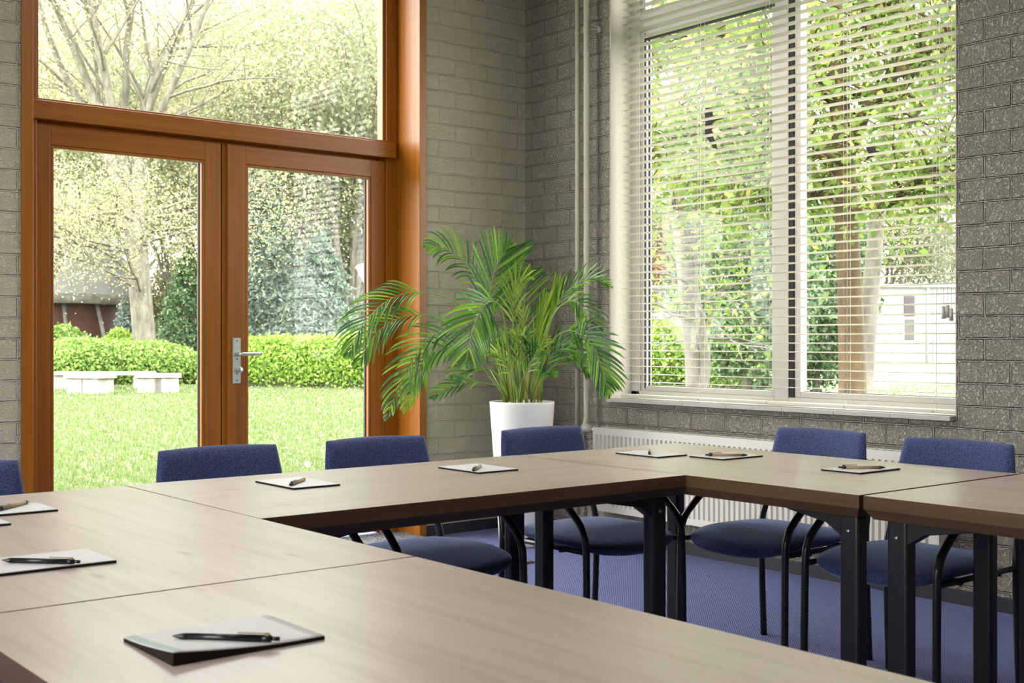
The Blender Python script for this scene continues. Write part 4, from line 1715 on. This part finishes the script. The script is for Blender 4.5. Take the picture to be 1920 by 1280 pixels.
D = 13.0
hand_tree('maple_tree', 'brown maple trunk with spreading limbs and bright leaves, close beyond right casement', gp_at(1598, D), [
    (loc_pts(1598, D, [(1600, 860, D), (1598, 700, D), (1594, 560, D), (1588, 420, D), (1582, 290, D), (1572, 160, D), (1566, 20, D), (1560, -150, D + .3), (1555, -330, D + .5)]), .155, .07),
    (loc_pts(1598, D, [(1586, 300, D), (1612, 235, D - .2), (1640, 180, D - .4), (1700, 120, D - .6), (1780, 60, D - .7), (1860, -20, D - .8)]), .085, .03),
    (loc_pts(1598, D, [(1585, 330, D), (1545, 290, D + .2), (1505, 240, D + .4), (1440, 170, D + .5), (1360, 90, D + .6)]), .08, .03),
    (loc_pts(1598, D, [(1588, 395, D), (1660, 385, D - .5), (1710, 350, D - .8), (1750, 320, D - 1), (1830, 300, D - 1.1)]), .05, .02),
    (loc_pts(1598, D, [(1584, 375, D), (1540, 365, D + .3), (1500, 365, D + .5), (1430, 340, D + .8), (1340, 330, D + 1)]), .045, .018),
    (loc_pts(1598, D, [(1578, 230, D), (1540, 150, D + .4), (1500, 60, D + .7), (1440, -60, D + 1)]), .06, .025),
    (loc_pts(1598, D, [(1570, 120, D), (1640, 40, D - .4), (1720, -60, D - .7), (1800, -160, D - .9)]), .05, .025),
    (loc_pts(1598, D, [(1575, 200, D), (1480, 130, D - .6), (1380, 70, D - 1), (1290, 60, D - 1.2), (1210, 70, D - 1.3)]), .045, .018),
    (loc_pts(1598, D, [(1586, 310, D), (1500, 260, D - .8), (1400, 240, D - 1.3), (1310, 250, D - 1.6), (1230, 270, D - 1.7)]), .04, .016),
], M['bark_orange'], M['leaf_maple'], 19000, .085, .15, 77, kids=5)
D = 15.5
for (lab, lst, r0) in (
        ('pale double trunk nearest the left casement edge', [(1308, 830, D), (1306, 720, D), (1300, 640, D), (1290, 560, D), (1282, 480, D), (1270, 380, D), (1262, 250, D), (1270, 100, D), (1260, -80, D)], .15),
        ('pale leaning trunk just right of the brown maple trunk', [(1612, 830, D), (1618, 720, D), (1626, 640, D), (1632, 560, D), (1640, 460, D), (1652, 340, D), (1664, 200, D), (1690, 20, D), (1700, -120, D)], .14)):
    u0 = lst[0][0]
    limbs = [(loc_pts(u0, D, lst), r0, .06)]
    a, b = lst[5], lst[7]
    limbs.append((loc_pts(u0, D, [(a[0], a[1], D), (a[0] + 60, a[1] - 120, D - .4), (a[0] + 150, a[1] - 230, D - .7), (a[0] + 240, a[1] - 330, D - 1)]), .06, .02))
    limbs.append((loc_pts(u0, D, [(b[0], b[1] + 60, D), (b[0] - 50, b[1] - 20, D + .4), (b[0] - 80, b[1] - 130, D + .7)]), .05, .02))
    if u0 < 1400:
        limbs.append((loc_pts(u0, D, [(1312, 760, D - .1), (1322, 680, D - .1), (1312, 600, D - .1), (1300, 520, D), (1306, 400, D + .1), (1330, 250, D + .2), (1370, 100, D + .3)]), .085, .035))
    hand_tree('pale_tree', lab, gp_at(u0, D), limbs, M['bark_pale'], M['leaf_maple'], 8000, .075, .24, 80 + u0, kids=4)

# holly-like evergreens
for (u, d, h, rr, sd, lab) in ((1400, 24, 5.0, 1.5, 91, 'dark glossy evergreen behind the mullion, left casement'),
                               (1530, 26, 4.6, 1.25, 92, 'dark glossy evergreen left of the brown maple trunk')):
    t = thing('evergreen_tree', lab, 'tree', gp_at(u, d))
    MB().tube([(0, 0, -.1), (.05, 0, h * .45), (0, .05, h * .8)], [.09, .07, .02], 8).build('trunk', M['bark_grey'], t)
    r = np.random.default_rng(sd)
    n = 16000
    dirs = rand_dirs(n, r)
    rad = r.uniform(.55, 1.0, n) ** .5
    bump = 1 + .18 * np.sin(dirs[:, 0] * 9 + sd) * np.sin(dirs[:, 2] * 7)
    P = dirs * (rad * bump)[:, None] * np.array([rr, rr, h * .5]) + np.array([0, 0, h * .56])
    P[:, 2] = np.maximum(P[:, 2], .1)
    quads_obj('foliage', leaves_from_points(P, .12, r), M['leaf_dark'], t)

# park lamp half hidden by the door stile
lp = thing('park_lamp', 'white conical lamp on a post, peeking past the right door stile', 'street lamp', gp_at(700, 20))
MB().tube([(0, 0, 0), (0, 0, 1.95)], .04, 12).build('post', M['white'], lp)
MB().lathe([(.04, 1.95), (.10, 2.05), (.27, 2.40), (.30, 2.43), (.27, 2.47), (.12, 2.52), (.001, 2.54)], n=32).build('lamp_head', M['white'], lp)

# grass tufts near the house, and flowers
n = 70000
r = np.random.default_rng(17)
dd = 7.2 + 26 * r.random(n) ** 1.5
uu = np.where(r.random(n) < .86, r.uniform(40, 780, n), r.uniform(1180, 1800, n))
aa = (uu - 960) / 2271.6
gx, gy = dd * (FX + FY * aa), dd * (FY - FX * aa)
keep = (gy > YW + .5) | (gx > XW + .5)
gx, gy, dd = gx[keep], gy[keep], dd[keep]
n = len(gx)
ph = r.random(n) * 2 * np.pi
hh = r.uniform(.03, .075, n)
wv = r.uniform(.004, .007, n) * (1 + dd / 14)
ln = r.normal(0, .022, (n, 2))
V = np.empty((n, 3, 3))
V[:, 0] = np.stack([gx - wv * np.cos(ph), gy - wv * np.sin(ph), np.full(n, GZ - .005)], 1)
V[:, 1] = np.stack([gx + wv * np.cos(ph), gy + wv * np.sin(ph), np.full(n, GZ - .005)], 1)
V[:, 2] = np.stack([gx + ln[:, 0], gy + ln[:, 1], GZ + hh], 1)
M['blade'] = leaf_mat('grass_blade', [(0, (.085, .135, .032)), (.6, (.14, .185, .062)), (1, (.20, .21, .12))], .5)
o = quads_obj('lawn_grass', V.reshape(-1, 3), M['blade'], per=3)
tag(o, 'short spring grass covering the lawn outside', 'grass', kind='stuff')


def flowers(name, label, n, col, seed, size):
    r = np.random.default_rng(seed)
    dd = 9 + 22 * r.random(n) ** .7
    uu = np.where(r.random(n) < .75, r.uniform(60, 740, n), r.uniform(1200, 1790, n))
    aa = (uu - 960) / 2271.6
    gx, gy = dd * (FX + FY * aa), dd * (FY - FX * aa)
    P = np.stack([gx, gy, GZ + r.uniform(.04, .10, n)], 1)
    V = np.empty((n, 6, 3))
    for k in range(6):
        a = PI / 3 * k
        V[:, k] = P + size * np.stack([np.full(n, math.cos(a)), np.full(n, math.sin(a)), r.normal(0, .35, n)], 1)
    o = quads_obj(name, V.reshape(-1, 3), simple(name + '_petal', col, .8), per=6)
    tag(o, label, 'flowers', kind='stuff')


flowers('dandelion_flowers', 'yellow dandelion flowers dotted over the lawn', 420, (.55, .40, .02), 5, .020)
flowers('daisy_flowers', 'small white daisies dotted over the lawn', 520, (.75, .75, .72), 6, .014)
dc = thing('dandelion_clock', 'white fluffy dandelion seed head on the lawn between two chair backs', 'flower', gp_at(577, 10.6))
MB().tube([(0, 0, 0), (0, 0, .13)], .0025, 6).build('stem', M['rachis'], dc)
V, F = [], []
V2 = leaves_from_points(rand_dirs(260, np.random.default_rng(1)) * .024 + np.array([0, 0, .15]), .010, np.random.default_rng(2))
quads_obj('seed_head', V2, M['white'], dc)
